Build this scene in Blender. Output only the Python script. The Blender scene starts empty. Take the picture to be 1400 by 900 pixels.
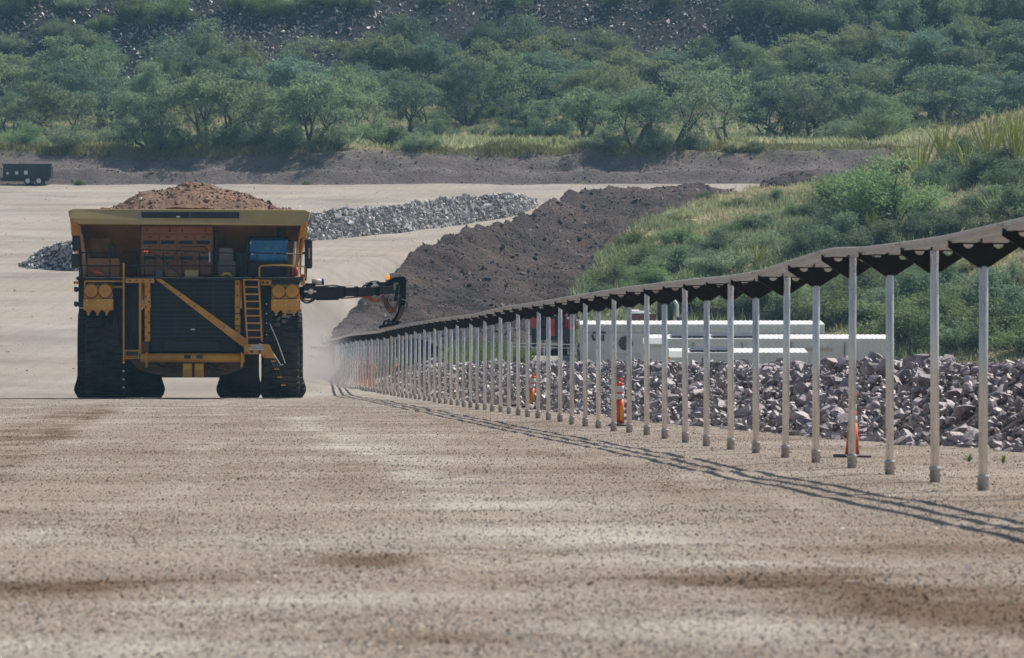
import bpy, bmesh, math, random
import numpy as np
from mathutils import Vector, Matrix, noise

# ------------------------------------------------------------------ camera, world, sun, exposure
SC = bpy.context.scene
F, CX, HY, CH = 5600.0, 700.0, 495.0, 1.3
cd = bpy.data.cameras.new("camera")
cam = bpy.data.objects.new("camera", cd)
SC.collection.objects.link(cam)
cam.location = (0, 0, CH)
cam.rotation_euler = (math.radians(90), 0, 0)
cd.sensor_width = 36.0
cd.lens = 36.0 * F / 1400.0
cd.shift_y = (HY - 450.0) / 1400.0
cd.clip_start = 0.5
cd.clip_end = 3000
cd.dof.use_dof = True
cd.dof.focus_distance = 125.0
cd.dof.aperture_fstop = 6.4
SC.camera = cam

SUN_EL, SUN_AZ = math.radians(50.5), math.radians(46)
world = bpy.data.worlds.new("World")
SC.world = world
world.use_nodes = True
wn = world.node_tree
bg = wn.nodes["Background"]
sky = wn.nodes.new("ShaderNodeTexSky")
sky.sky_type = 'NISHITA'
sky.sun_disc = False
sky.sun_elevation = SUN_EL
sky.sun_rotation = SUN_AZ
sky.dust_density = 1.5
wn.links.new(sky.outputs[0], bg.inputs[0])
bg.inputs[1].default_value = 0.075
sd = bpy.data.lights.new("sun", 'SUN')
sd.energy = 4.6
sd.angle = math.radians(0.53)
sd.color = (1.0, 0.94, 0.85)
sun = bpy.data.objects.new("sun", sd)
SC.collection.objects.link(sun)
sdir = Vector((math.sin(SUN_AZ) * math.cos(SUN_EL), math.cos(SUN_AZ) * math.cos(SUN_EL), math.sin(SUN_EL)))
sun.rotation_euler = sdir.to_track_quat('Z', 'Y').to_euler()
sun.location = (40, 60, 90)
vs = SC.view_settings
vs.view_transform = 'Standard'
vs.look = 'None'
vs.exposure = 0.33
vs.gamma = 1.0
SC.cycles.use_denoising = True
SC.cycles.max_bounces = 6
SC.cycles.diffuse_bounces = 3
SC.cycles.volume_bounces = 0
SC.cycles.transparent_max_bounces = 8

# ------------------------------------------------------------------ helpers
rng = np.random.default_rng(7)
random.seed(7)
COL = SC.collection


def W(px, py, Y):
    return Vector(((px - CX) * Y / F, Y, CH - (py - HY) * Y / F))


def tag(o, label=None, cat=None, group=None, kind=None):
    if label: o['label'] = label
    if cat: o['category'] = cat
    if group: o['group'] = group
    if kind: o['kind'] = kind
    return o


def empty(name, loc, rz=0.0, rx=0.0):
    o = bpy.data.objects.new(name, None)
    o.empty_display_size = 0.3
    COL.objects.link(o)
    o.location = loc
    o.rotation_euler = (rx, 0, rz)
    return o


def copy_tree(o, parent=None):
    c = o.copy()
    COL.objects.link(c)
    if parent is not None:
        c.parent = parent
    for ch in o.children:
        copy_tree(ch, c)
    return c


class MB:
    """collects solids; build() links them as one mesh object"""

    def __init__(s):
        s.v, s.f, s.sm = [], [], []

    def add(s, vs_, fs, smooth=False):
        n = len(s.v)
        s.v.extend([tuple(p) for p in vs_])
        for f in fs:
            s.f.append(tuple(i + n for i in f))
            s.sm.append(smooth)
        return s

    def hexa(s, p):
        """8 corners: 0-3 bottom loop, 4-7 top loop"""
        return s.add(p, [(3, 2, 1, 0), (4, 5, 6, 7), (0, 1, 5, 4), (1, 2, 6, 5), (2, 3, 7, 6), (3, 0, 4, 7)])

    def box(s, a, b):
        x0, y0, z0 = a
        x1, y1, z1 = b
        x0, x1 = min(x0, x1), max(x0, x1)
        y0, y1 = min(y0, y1), max(y0, y1)
        z0, z1 = min(z0, z1), max(z0, z1)
        return s.hexa([(x0, y0, z0), (x1, y0, z0), (x1, y1, z0), (x0, y1, z0),
                       (x0, y0, z1), (x1, y0, z1), (x1, y1, z1), (x0, y1, z1)])

    def prism(s, pts, vec):
        """polygon (list of 3-D points) pushed along vec"""
        n = len(pts)
        vec = Vector(vec)
        a = [Vector(p) for p in pts]
        b = [p + vec for p in a]
        fs = [tuple(range(n)), tuple(range(2 * n - 1, n - 1, -1))]
        for i in range(n):
            j = (i + 1) % n
            fs.append((i, i + n, j + n, j))
        return s.add(a + b, fs)

    def beam(s, a, b, w, h, up=(0, 0, 1)):
        a, b = Vector(a), Vector(b)
        d = (b - a).normalized()
        u = Vector(up)
        r = d.cross(u)
        if r.length < 1e-4:
            r = d.cross(Vector((0, 1, 0)))
        r.normalize()
        u = r.cross(d).normalized()
        q = []
        for p in (a, b):
            q.append([p - r * w / 2 - u * h / 2, p + r * w / 2 - u * h / 2, p + r * w / 2 + u * h / 2, p - r * w / 2 + u * h / 2])
        return s.hexa(q[0] + q[1])

    def tube(s, path, r, n=8, caps=True, radii=None):
        path = [Vector(p) for p in path]
        rings = []
        m = len(path)
        ref = None
        for i, p in enumerate(path):
            d = (path[min(i + 1, m - 1)] - path[max(i - 1, 0)]).normalized()
            if ref is None:
                ref = Vector((0, 0, 1)) if abs(d.z) < 0.9 else Vector((1, 0, 0))
            a = d.cross(ref)
            if a.length < 1e-5:
                a = d.cross(Vector((0.3, 1, 0.2)))
            a.normalize()
            b = a.cross(d).normalized()
            ref = b
            rr = radii[i] if radii else r
            rings.append([p + (a * math.cos(2 * math.pi * k / n) + b * math.sin(2 * math.pi * k / n)) * rr for k in range(n)])
        base = len(s.v)
        for ring in rings:
            s.v.extend([tuple(q) for q in ring])
        for i in range(m - 1):
            for k in range(n):
                k2 = (k + 1) % n
                s.f.append((base + i * n + k, base + i * n + k2, base + (i + 1) * n + k2, base + (i + 1) * n + k))
                s.sm.append(n > 5)
        if caps:
            s.f.append(tuple(base + k for k in range(n))[::-1]); s.sm.append(False)
            s.f.append(tuple(base + (m - 1) * n + k for k in range(n))); s.sm.append(False)
        return s

    def lathe(s, prof, c, axis='z', n=24):
        """prof: list of (r, t) along the axis"""
        base = len(s.v)
        for (r, t) in prof:
            for k in range(n):
                a = 2 * math.pi * k / n
                x, y = r * math.cos(a), r * math.sin(a)
                p = (x, y, t) if axis == 'z' else ((t, x, y) if axis == 'x' else (x, t, y))
                s.v.append((c[0] + p[0], c[1] + p[1], c[2] + p[2]))
        for i in range(len(prof) - 1):
            for k in range(n):
                k2 = (k + 1) % n
                s.f.append((base + i * n + k, base + i * n + k2, base + (i + 1) * n + k2, base + (i + 1) * n + k))
                s.sm.append(True)
        s.f.append(tuple(base + k for k in range(n))[::-1]); s.sm.append(False)
        s.f.append(tuple(base + (len(prof) - 1) * n + k for k in range(n))); s.sm.append(False)
        return s

    def mesh(s, name, mat, bevel=0.0, off=None):
        me = bpy.data.meshes.new(name)
        v = s.v if off is None else [(p[0] - off[0], p[1] - off[1], p[2] - off[2]) for p in s.v]
        me.from_pydata(v, [], s.f)
        me.polygons.foreach_set('use_smooth', s.sm)
        bm = bmesh.new()
        bm.from_mesh(me)
        bmesh.ops.recalc_face_normals(bm, faces=bm.faces)
        if bevel > 0:
            ed = [e for e in bm.edges if len(e.link_faces) == 2 and e.calc_face_angle(0) > 0.6]
            bmesh.ops.bevel(bm, geom=ed, offset=bevel, segments=1, affect='EDGES', clamp_overlap=True)
        bm.to_mesh(me)
        bm.free()
        me.materials.append(mat)
        return me

    def build(s, name, mat, parent=None, bevel=0.0, off=None):
        return link(name, s.mesh(name, mat, bevel, off), parent)


def link(name, me, parent=None, loc=(0, 0, 0)):
    o = bpy.data.objects.new(name, me)
    COL.objects.link(o)
    o.parent = parent
    o.location = loc
    return o


def np_mesh(name, V, Fc, mat, tone=None, smooth=False):
    V = np.asarray(V, dtype=np.float32)
    Fc = np.asarray(Fc, dtype=np.int32)
    n, k = Fc.shape
    me = bpy.data.meshes.new(name)
    me.vertices.add(len(V))
    me.vertices.foreach_set('co', V.ravel())
    me.loops.add(n * k)
    me.loops.foreach_set('vertex_index', Fc.ravel())
    me.polygons.add(n)
    me.polygons.foreach_set('loop_start', np.arange(0, n * k, k, dtype=np.int32))
    if tone is not None:
        a = me.attributes.new('tone', 'FLOAT', 'POINT')
        a.data.foreach_set('value', np.asarray(tone, dtype=np.float32))
    me.update(calc_edges=True)
    me.polygons.foreach_set('use_smooth', np.full(n, smooth, dtype=bool))
    me.materials.append(mat)
    return me


def grid_mesh(name, P, mat, smooth=True):
    """P: (rows, cols, 3) array"""
    r, c, _ = P.shape
    idx = np.arange(r * c).reshape(r, c)
    q = np.stack([idx[:-1, :-1], idx[:-1, 1:], idx[1:, 1:], idx[1:, :-1]], -1).reshape(-1, 4)
    me = np_mesh(name, P.reshape(-1, 3), q, mat, smooth=smooth)
    npz = np.empty(len(me.polygons) * 3, dtype=np.float32)
    me.polygons.foreach_get('normal', npz)
    if npz[2::3].sum() < 0:
        me.flip_normals()
    return me


def fbm(x, y, sc, oct_=3, seed=0.0):
    """value noise on arrays (smooth, cheap)"""
    x = np.asarray(x, float) / sc
    y = np.asarray(y, float) / sc
    out = np.zeros(np.broadcast(x, y).shape)
    amp = 1.0
    for o in range(oct_):
        xi, yi = np.floor(x), np.floor(y)
        fx, fy = x - xi, y - yi
        fx, fy = fx * fx * (3 - 2 * fx), fy * fy * (3 - 2 * fy)

        def h(a, b):
            t = np.sin(a * 127.1 + b * 311.7 + seed * 74.7 + o * 13.3) * 43758.5453
            return t - np.floor(t)
        v = (h(xi, yi) * (1 - fx) + h(xi + 1, yi) * fx) * (1 - fy) + (h(xi, yi + 1) * (1 - fx) + h(xi + 1, yi + 1) * fx) * fy
        out += amp * (v - 0.5)
        x, y, amp = x * 2.03 + 5.1, y * 2.03 + 1.7, amp * 0.5
    return out


def sstep(t):
    t = np.clip(t, 0, 1)
    return t * t * (3 - 2 * t)


# ---- rocks
def rock_proto(seed, n=12, flat=(1, .8, .65)):
    r = np.random.default_rng(seed)
    p = r.normal(size=(n, 3))
    p /= np.linalg.norm(p, axis=1)[:, None]
    p *= r.uniform(.75, 1.05, (n, 1))
    p *= np.array(flat)
    bm = bmesh.new()
    for q in p:
        bm.verts.new(q)
    res = bmesh.ops.convex_hull(bm, input=bm.verts)
    junk = [e for e in res['geom_unused'] + res['geom_interior'] if isinstance(e, bmesh.types.BMVert)]
    bmesh.ops.delete(bm, geom=list(set(junk)), context='VERTS')
    bmesh.ops.triangulate(bm, faces=bm.faces)
    bmesh.ops.recalc_face_normals(bm, faces=bm.faces)
    bm.verts.index_update()
    V = np.array([v.co[:] for v in bm.verts])
    T = np.array([[v.index for v in f.verts] for f in bm.faces])
    bm.free()
    return V * 0.5, T


def rand_rot(n, r, tilt=None):
    q = r.normal(size=(n, 4))
    if tilt is not None:
        q[:, 1] *= tilt
        q[:, 2] *= tilt
    q /= np.linalg.norm(q, axis=1)[:, None]
    w, x, y, z = q.T
    R = np.empty((n, 3, 3))
    R[:, 0, 0] = 1 - 2 * (y * y + z * z); R[:, 0, 1] = 2 * (x * y - z * w); R[:, 0, 2] = 2 * (x * z + y * w)
    R[:, 1, 0] = 2 * (x * y + z * w); R[:, 1, 1] = 1 - 2 * (x * x + z * z); R[:, 1, 2] = 2 * (y * z - x * w)
    R[:, 2, 0] = 2 * (x * z - y * w); R[:, 2, 1] = 2 * (y * z + x * w); R[:, 2, 2] = 1 - 2 * (x * x + y * y)
    return R


def stones(name, P, S, protos, mat, r, parent=None, kind='stuff', tilt=None, off=None, extra=None):
    """many stones joined into one mesh, each with its own tone"""
    P = np.asarray(P)
    S = np.asarray(S)
    which = r.integers(0, len(protos), len(P))
    Vs, Fs, Ts, Es, n0 = [], [], [], [], 0
    for k, (V, T) in enumerate(protos):
        m = which == k
        if not m.any():
            continue
        p, s_ = P[m], S[m]
        R = rand_rot(len(p), r, tilt)
        sx = s_[:, None, None] * r.uniform(.75, 1.25, (len(p), 1, 3))
        v = np.einsum('nij,nkj->nki', R, V[None] * sx) + p[:, None, :]
        f = T[None] + (np.arange(len(p)) * len(V))[:, None, None] + n0
        Vs.append(v.reshape(-1, 3)); Fs.append(f.reshape(-1, 3))
        Ts.append(np.repeat(r.uniform(0, 1, len(p)), len(V)))
        if extra is not None:
            Es.append(np.repeat(extra[m], len(V)))
        n0 += len(p) * len(V)
    V = np.concatenate(Vs)
    if off is not None:
        V = V - np.asarray(off)
    o = link(name, np_mesh(name, V, np.concatenate(Fs), mat, np.concatenate(Ts)), parent)
    if extra is not None:
        a = o.data.attributes.new('stain', 'FLOAT', 'POINT')
        a.data.foreach_set('value', np.concatenate(Es).astype(np.float32))
    if kind:
        o['kind'] = kind
    return o


def sample_mesh(me, n, r):
    """random points on a mesh by area -> points, normals"""
    me.calc_loop_triangles()
    nt = len(me.loop_triangles)
    tri = np.empty(nt * 3, dtype=np.int32)
    me.loop_triangles.foreach_get('vertices', tri)
    tri = tri.reshape(-1, 3)
    V = np.empty(len(me.vertices) * 3, dtype=np.float32)
    me.vertices.foreach_get('co', V)
    V = V.reshape(-1, 3)
    a, b, c = V[tri[:, 0]], V[tri[:, 1]], V[tri[:, 2]]
    N = np.cross(b - a, c - a)
    A = np.linalg.norm(N, axis=1)
    pick = r.choice(nt, n, p=A / A.sum())
    u, v = r.random(n), r.random(n)
    m = u + v > 1
    u[m], v[m] = 1 - u[m], 1 - v[m]
    P = a[pick] + (b - a)[pick] * u[:, None] + (c - a)[pick] * v[:, None]
    Nn = N[pick] / np.maximum(A[pick], 1e-9)[:, None]
    Nn[Nn[:, 2] < 0] *= -1
    return P, Nn


def topx(P):
    return CX + F * P[:, 0] / P[:, 1], HY - F * (P[:, 2] - CH) / P[:, 1]


# ------------------------------------------------------------------ materials
def new_mat(name):
    m = bpy.data.materials.new(name)
    m.use_nodes = True
    nt = m.node_tree
    b = nt.nodes['Principled BSDF']
    return m, nt, b


def N(nt, t, **kw):
    n = nt.nodes.new(t)
    for k, v in kw.items():
        setattr(n, k, v)
    return n


def mixc(nt, fac, a, b, mode='MIX'):
    n = N(nt, 'ShaderNodeMix', data_type='RGBA', blend_type=mode)
    for sock, val in ((n.inputs[0], fac), (n.inputs[6], a), (n.inputs[7], b)):
        if hasattr(val, 'is_output'):
            nt.links.new(val, sock)
        elif isinstance(val, (int, float)):
            sock.default_value = val
        else:
            sock.default_value = (*val, 1.0)
    return n.outputs[2]


def maprange(nt, val, a, b, c=0.0, d=1.0):
    n = N(nt, 'ShaderNodeMapRange')
    nt.links.new(val, n.inputs[0])
    for i, x in enumerate((a, b, c, d)):
        n.inputs[i + 1].default_value = x
    return n.outputs[0]


def noise_tex(nt, vec, sc, det=4.0, rough=.55):
    n = N(nt, 'ShaderNodeTexNoise')
    n.inputs['Scale'].default_value = sc
    n.inputs['Detail'].default_value = det
    n.inputs['Roughness'].default_value = rough
    if vec is not None:
        nt.links.new(vec, n.inputs['Vector'])
    return n.outputs[0]


def coords(nt, kind='Object', scale=None):
    if kind == 'World':
        out = N(nt, 'ShaderNodeNewGeometry').outputs['Position']
    else:
        out = N(nt, 'ShaderNodeTexCoord').outputs[kind]
    if scale:
        mp = N(nt, 'ShaderNodeMapping')
        mp.inputs['Scale'].default_value = scale
        nt.links.new(out, mp.inputs['Vector'])
        out = mp.outputs[0]
    return out


def bump(nt, b, h, strength, dist):
    n = N(nt, 'ShaderNodeBump')
    n.inputs['Strength'].default_value = strength
    n.inputs['Distance'].default_value = dist
    nt.links.new(h, n.inputs['Height'])
    nt.links.new(n.outputs[0], b.inputs['Normal'])


def M(name, c1, c2=None, sc=3.0, rough=.6, metal=0.0, bmp=0.0, bsc=60.0, bd=.01, attr=False, rnd=0.0, spec=.4, dust=None, lo=.38, hi=.64):
    m, nt, b = new_mat(name)
    vec = coords(nt, 'Object')
    nz = noise_tex(nt, vec, sc)
    fac = maprange(nt, nz, lo, hi)
    if attr:
        at = N(nt, 'ShaderNodeAttribute', attribute_name='tone').outputs['Fac']
        ma = N(nt, 'ShaderNodeMath', operation='MULTIPLY_ADD')
        nt.links.new(at, ma.inputs[0]); ma.inputs[1].default_value = .75
        mb = N(nt, 'ShaderNodeMath', operation='MULTIPLY')
        nt.links.new(fac, mb.inputs[0]); mb.inputs[1].default_value = .25
        nt.links.new(mb.outputs[0], ma.inputs[2])
        fac = ma.outputs[0]
    col = mixc(nt, fac, c1, c2 if c2 else tuple(x * .8 for x in c1))
    if rnd:
        oi = N(nt, 'ShaderNodeObjectInfo').outputs['Random']
        k = maprange(nt, oi, 0, 1, 1 - rnd, 1 + rnd)
        hs = N(nt, 'ShaderNodeHueSaturation')
        nt.links.new(col, hs.inputs['Color']); nt.links.new(k, hs.inputs['Value'])
        col = hs.outputs[0]
    if dust:
        n2 = noise_tex(nt, vec, sc * .6 + .3, 5, .65)
        col = mixc(nt, maprange(nt, n2, .42, .75, 0, dust[1]), col, dust[0])
    nt.links.new(col, b.inputs['Base Color'])
    rr = maprange(nt, nz, .3, .7, max(.05, rough - .1), min(1, rough + .12))
    nt.links.new(rr, b.inputs['Roughness'])
    b.inputs['Metallic'].default_value = metal
    b.inputs['Specular IOR Level'].default_value = spec
    if bmp:
        bump(nt, b, noise_tex(nt, vec, bsc, 3), bmp, bd)
    return m


DUST = (.42, .36, .30)


STAINS = [(110, 803, 150, 13, 1.2), (60, 834, 70, 8, .9), (500, 768, 75, 11, 1.1), (420, 797, 220, 7, .7), (480, 858, 170, 17, .9), (330, 850, 90, 9, .6), (1300, 822, 150, 34, 1.0),
          (1180, 788, 180, 13, .7), (850, 790, 150, 9, .7), (1020, 800, 110, 9, .7), (620, 880, 120, 10, .6), (900, 700, 120, 10, .4), (1240, 752, 120, 9, .5), (250, 690, 140, 10, .4), (560, 640, 120, 8, .35),
          (40, 733, 65, 8, -1.1), (640, 745, 170, 24, -.8), (850, 742, 150, 20, -.7), (250, 826, 220, 7, -.8), (600, 809, 260, 7, -.7), (1000, 862, 220, 13, -.6), (100, 884, 220, 13, -.6),
          (330, 735, 120, 8, -.4), (1100, 700, 200, 9, -.4), (700, 690, 160, 9, -.4), (1020, 770, 90, 7, -.6)]
TRACKS = [((410, 572), (640, 680), .30, -.9), ((455, 570), (740, 690), .22, -.5), ((-20, 655), (150, 556), .35, .8), ((30, 640), (170, 560), .25, -.5), ((-20, 610), (110, 556), .3, .5), ((300, 560), (240, 700), .3, -.25), ((560, 566), (1000, 690), .25, .35)]


def stain(X, Y):
    """brown damp patches (+) and pale dusty patches (-) on the road"""
    X = np.asarray(X, float)
    Y = np.asarray(Y, float)
    wob = fbm(X, Y, 1.6, 4, 60)
    wob2 = fbm(X, Y * .6, .5, 3, 61)
    out = np.zeros(X.shape)
    for px, py, rx, ry, a in STAINS:
        Yc = 1.3 * F / (py - 495)
        Xc = (px - CX) * Yc / F
        sx, sy = rx * Yc / F, ry * Yc * Yc / (1.3 * F)
        d = ((X - Xc) / sx) ** 2 + ((Y - Yc) / sy) ** 2
        out += a * np.exp(-d * .8) * np.clip(.7 + 1.5 * wob + 1.3 * wob2, 0, 2)
    for (x0, y0), (x1, y1), w, a in TRACKS:
        A0, A1 = 1.3 * F / (y0 - 495), 1.3 * F / (y1 - 495)
        p0, p1 = np.array([(x0 - CX) * A0 / F, A0]), np.array([(x1 - CX) * A1 / F, A1])
        t = np.clip((Y - p0[1]) / (p1[1] - p0[1]), -.05, 1.05)
        xc = p0[0] + (p1[0] - p0[0]) * t
        inside = ((Y - p0[1]) / (p1[1] - p0[1]) > -.05) & ((Y - p0[1]) / (p1[1] - p0[1]) < 1.05)
        out += inside * a * np.exp(-((X - xc + .4 * fbm(Y, Y * 0, 9, 2, 62)) / w) ** 2) * np.clip(.8 + wob + wob2, 0, 1.6)
    out += .55 * fbm(X * .45, Y, 2.2, 4, 63) + .3 * fbm(X, Y * .25, 1.2, 3, 64)
    return np.clip(out, -1.2, 1.3)


def stained(nt, col):
    at = N(nt, 'ShaderNodeAttribute', attribute_name='stain').outputs['Fac']
    col = mixc(nt, maprange(nt, at, .05, .8, 0, .9), col, (.135, .088, .055))
    return mixc(nt, maprange(nt, at, -.05, -.8, 0, .75), col, (.50, .455, .40))


def ground_mat():
    m, nt, b = new_mat('gravel_ground')
    pos = coords(nt, 'World')
    # broad patches and drawn-out wheel streaks along the road
    streak = noise_tex(nt, coords(nt, 'World', (.9, .035, 0)), 1.0, 5, .6)
    cross = noise_tex(nt, coords(nt, 'World', (.10, .55, 0)), 1.0, 5, .62)
    patch_ = noise_tex(nt, coords(nt, 'World', (.28, .16, 0)), 1.0, 6, .62)
    fine = noise_tex(nt, pos, 9.0, 6, .7)
    col = mixc(nt, maprange(nt, patch_, .36, .62), (.325, .262, .205), (.225, .172, .13))
    col = mixc(nt, maprange(nt, streak, .52, .68, 0, .55), col, (.47, .42, .37))
    col = mixc(nt, maprange(nt, cross, .52, .66, 0, .85), col, (.19, .13, .085))
    v = N(nt, 'ShaderNodeTexVoronoi')
    v.inputs['Scale'].default_value = 26.0
    nt.links.new(pos, v.inputs['Vector'])
    sep = N(nt, 'ShaderNodeSeparateColor')
    nt.links.new(v.outputs['Color'], sep.inputs[0])
    col = mixc(nt, maprange(nt, sep.outputs[0], 0, 1, 0, .55), col, mixc(nt, sep.outputs[1], (.22, .175, .15), (.58, .54, .50)))
    col = mixc(nt, maprange(nt, fine, .3, .7, 0, .35), col, (.20, .16, .13))
    col = stained(nt, col)
    # the compacted pale haul ramp beyond the crest
    ys = N(nt, 'ShaderNodeSeparateXYZ')
    nt.links.new(pos, ys.inputs[0])
    st2 = noise_tex(nt, coords(nt, 'World', (.10, .16, 0)), 1.0, 7, .68)
    st3 = noise_tex(nt, coords(nt, 'World', (.045, .06, 0)), 1.0, 5, .62)
    wv = N(nt, 'ShaderNodeTexWave')
    wv.inputs['Scale'].default_value = .42
    wv.inputs['Distortion'].default_value = 9.0
    wv.inputs['Detail'].default_value = 4.0
    wv.inputs['Detail Scale'].default_value = .35
    mpw = N(nt, 'ShaderNodeMapping')
    mpw.inputs['Rotation'].default_value = (0, 0, .55)
    mpw.inputs['Scale'].default_value = (1, .12, 0)
    nt.links.new(pos, mpw.inputs['Vector'])
    nt.links.new(mpw.outputs[0], wv.inputs['Vector'])
    ysn = N(nt, 'ShaderNodeMath', operation='MULTIPLY_ADD')
    nt.links.new(patch_, ysn.inputs[0]); ysn.inputs[1].default_value = 40.0
    ysm = N(nt, 'ShaderNodeMath', operation='SUBTRACT')
    nt.links.new(ys.outputs[1], ysm.inputs[0]); ysm.inputs[1].default_value = 20.0
    nt.links.new(ysm.outputs[0], ysn.inputs[2])
    pad = mixc(nt, maprange(nt, st2, .36, .64), (.43, .39, .34), (.27, .24, .21))
    pad = mixc(nt, maprange(nt, st3, .48, .66, 0, .5), pad, (.42, .33, .25))
    pad = mixc(nt, maprange(nt, wv.outputs['Fac'], .62, .95, 0, .16), pad, (.25, .215, .185))
    pad = mixc(nt, maprange(nt, noise_tex(nt, pos, 1.3, 5, .7), .5, .72, 0, .4), pad, (.33, .28, .25))
    col = mixc(nt, maprange(nt, ysn.outputs[0], 118, 178), col, pad)
    nt.links.new(col, b.inputs['Base Color'])
    b.inputs['Roughness'].default_value = .95
    b.inputs['Specular IOR Level'].default_value = .15
    add = N(nt, 'ShaderNodeMath', operation='ADD')
    nt.links.new(v.outputs['Distance'], add.inputs[0])
    nt.links.new(fine, add.inputs[1])
    bump(nt, b, add.outputs[0], .8, .03)
    return m


def earth_mat(name, c1, c2, c3, sc=.35, bmp=.8, bd=.25):
    m, nt, b = new_mat(name)
    pos = coords(nt, 'World')
    n1 = noise_tex(nt, pos, sc, 6, .6)
    n2 = noise_tex(nt, pos, sc * 7, 6, .7)
    col = mixc(nt, maprange(nt, n1, .38, .62), c1, c2)
    col = mixc(nt, maprange(nt, n2, .5, .75, 0, .8), col, c3)
    nt.links.new(col, b.inputs['Base Color'])
    b.inputs['Roughness'].default_value = .95
    b.inputs['Specular IOR Level'].default_value = .15
    bump(nt, b, n2, bmp, bd)
    return m


def slope_mat():
    m, nt, b = new_mat('slope_earth')
    pos = coords(nt, 'World')
    n1 = noise_tex(nt, pos, .5, 6, .6)
    n2 = noise_tex(nt, pos, 3.2, 6, .7)
    bank = mixc(nt, maprange(nt, n1, .38, .62), (.135, .112, .105), (.195, .165, .15))
    bank = mixc(nt, maprange(nt, n2, .5, .75, 0, .8), bank, (.07, .06, .06))
    bench = mixc(nt, maprange(nt, n1, .38, .62), (.26, .22, .12), (.17, .16, .085))
    tal = mixc(nt, maprange(nt, n2, .35, .65), (.018, .019, .023), (.042, .040, .044))
    xyz = N(nt, 'ShaderNodeSeparateXYZ')
    nt.links.new(pos, xyz.inputs[0])
    nw = N(nt, 'ShaderNodeMath', operation='MULTIPLY_ADD')
    nt.links.new(n1, nw.inputs[0]); nw.inputs[1].default_value = 6.0
    nt.links.new(xyz.outputs[1], nw.inputs[2])
    col = mixc(nt, maprange(nt, nw.outputs[0], 366.5, 369.5), bank, bench)
    col = mixc(nt, maprange(nt, nw.outputs[0], 436, 444), col, tal)
    nt.links.new(col, b.inputs['Base Color'])
    b.inputs['Roughness'].default_value = .95
    b.inputs['Specular IOR Level'].default_value = .15
    bump(nt, b, n2, .8, .25)
    return m


def leaf_mat(name, c1, c2, trans=.45, rnd=.25):
    m, nt, b = new_mat(name)
    at = N(nt, 'ShaderNodeAttribute', attribute_name='tone').outputs['Fac']
    col = mixc(nt, at, c1, c2)
    oi = N(nt, 'ShaderNodeObjectInfo').outputs['Random']
    hs = N(nt, 'ShaderNodeHueSaturation')
    nt.links.new(col, hs.inputs['Color'])
    nt.links.new(maprange(nt, oi, 0, 1, 1 - rnd, 1 + rnd), hs.inputs['Value'])
    nt.links.new(maprange(nt, oi, 0, 1, .48, .515), hs.inputs['Hue'])
    nt.links.new(hs.outputs[0], b.inputs['Base Color'])
    b.inputs['Roughness'].default_value = .6
    b.inputs['Specular IOR Level'].default_value = .25
    tr = N(nt, 'ShaderNodeBsdfTranslucent')
    nt.links.new(hs.outputs[0], tr.inputs[0])
    mx = N(nt, 'ShaderNodeMixShader')
    mx.inputs[0].default_value = trans
    nt.links.new(b.outputs[0], mx.inputs[1])
    nt.links.new(tr.outputs[0], mx.inputs[2])
    nt.links.new(mx.outputs[0], nt.nodes['Material Output'].inputs[0])
    return m


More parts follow.
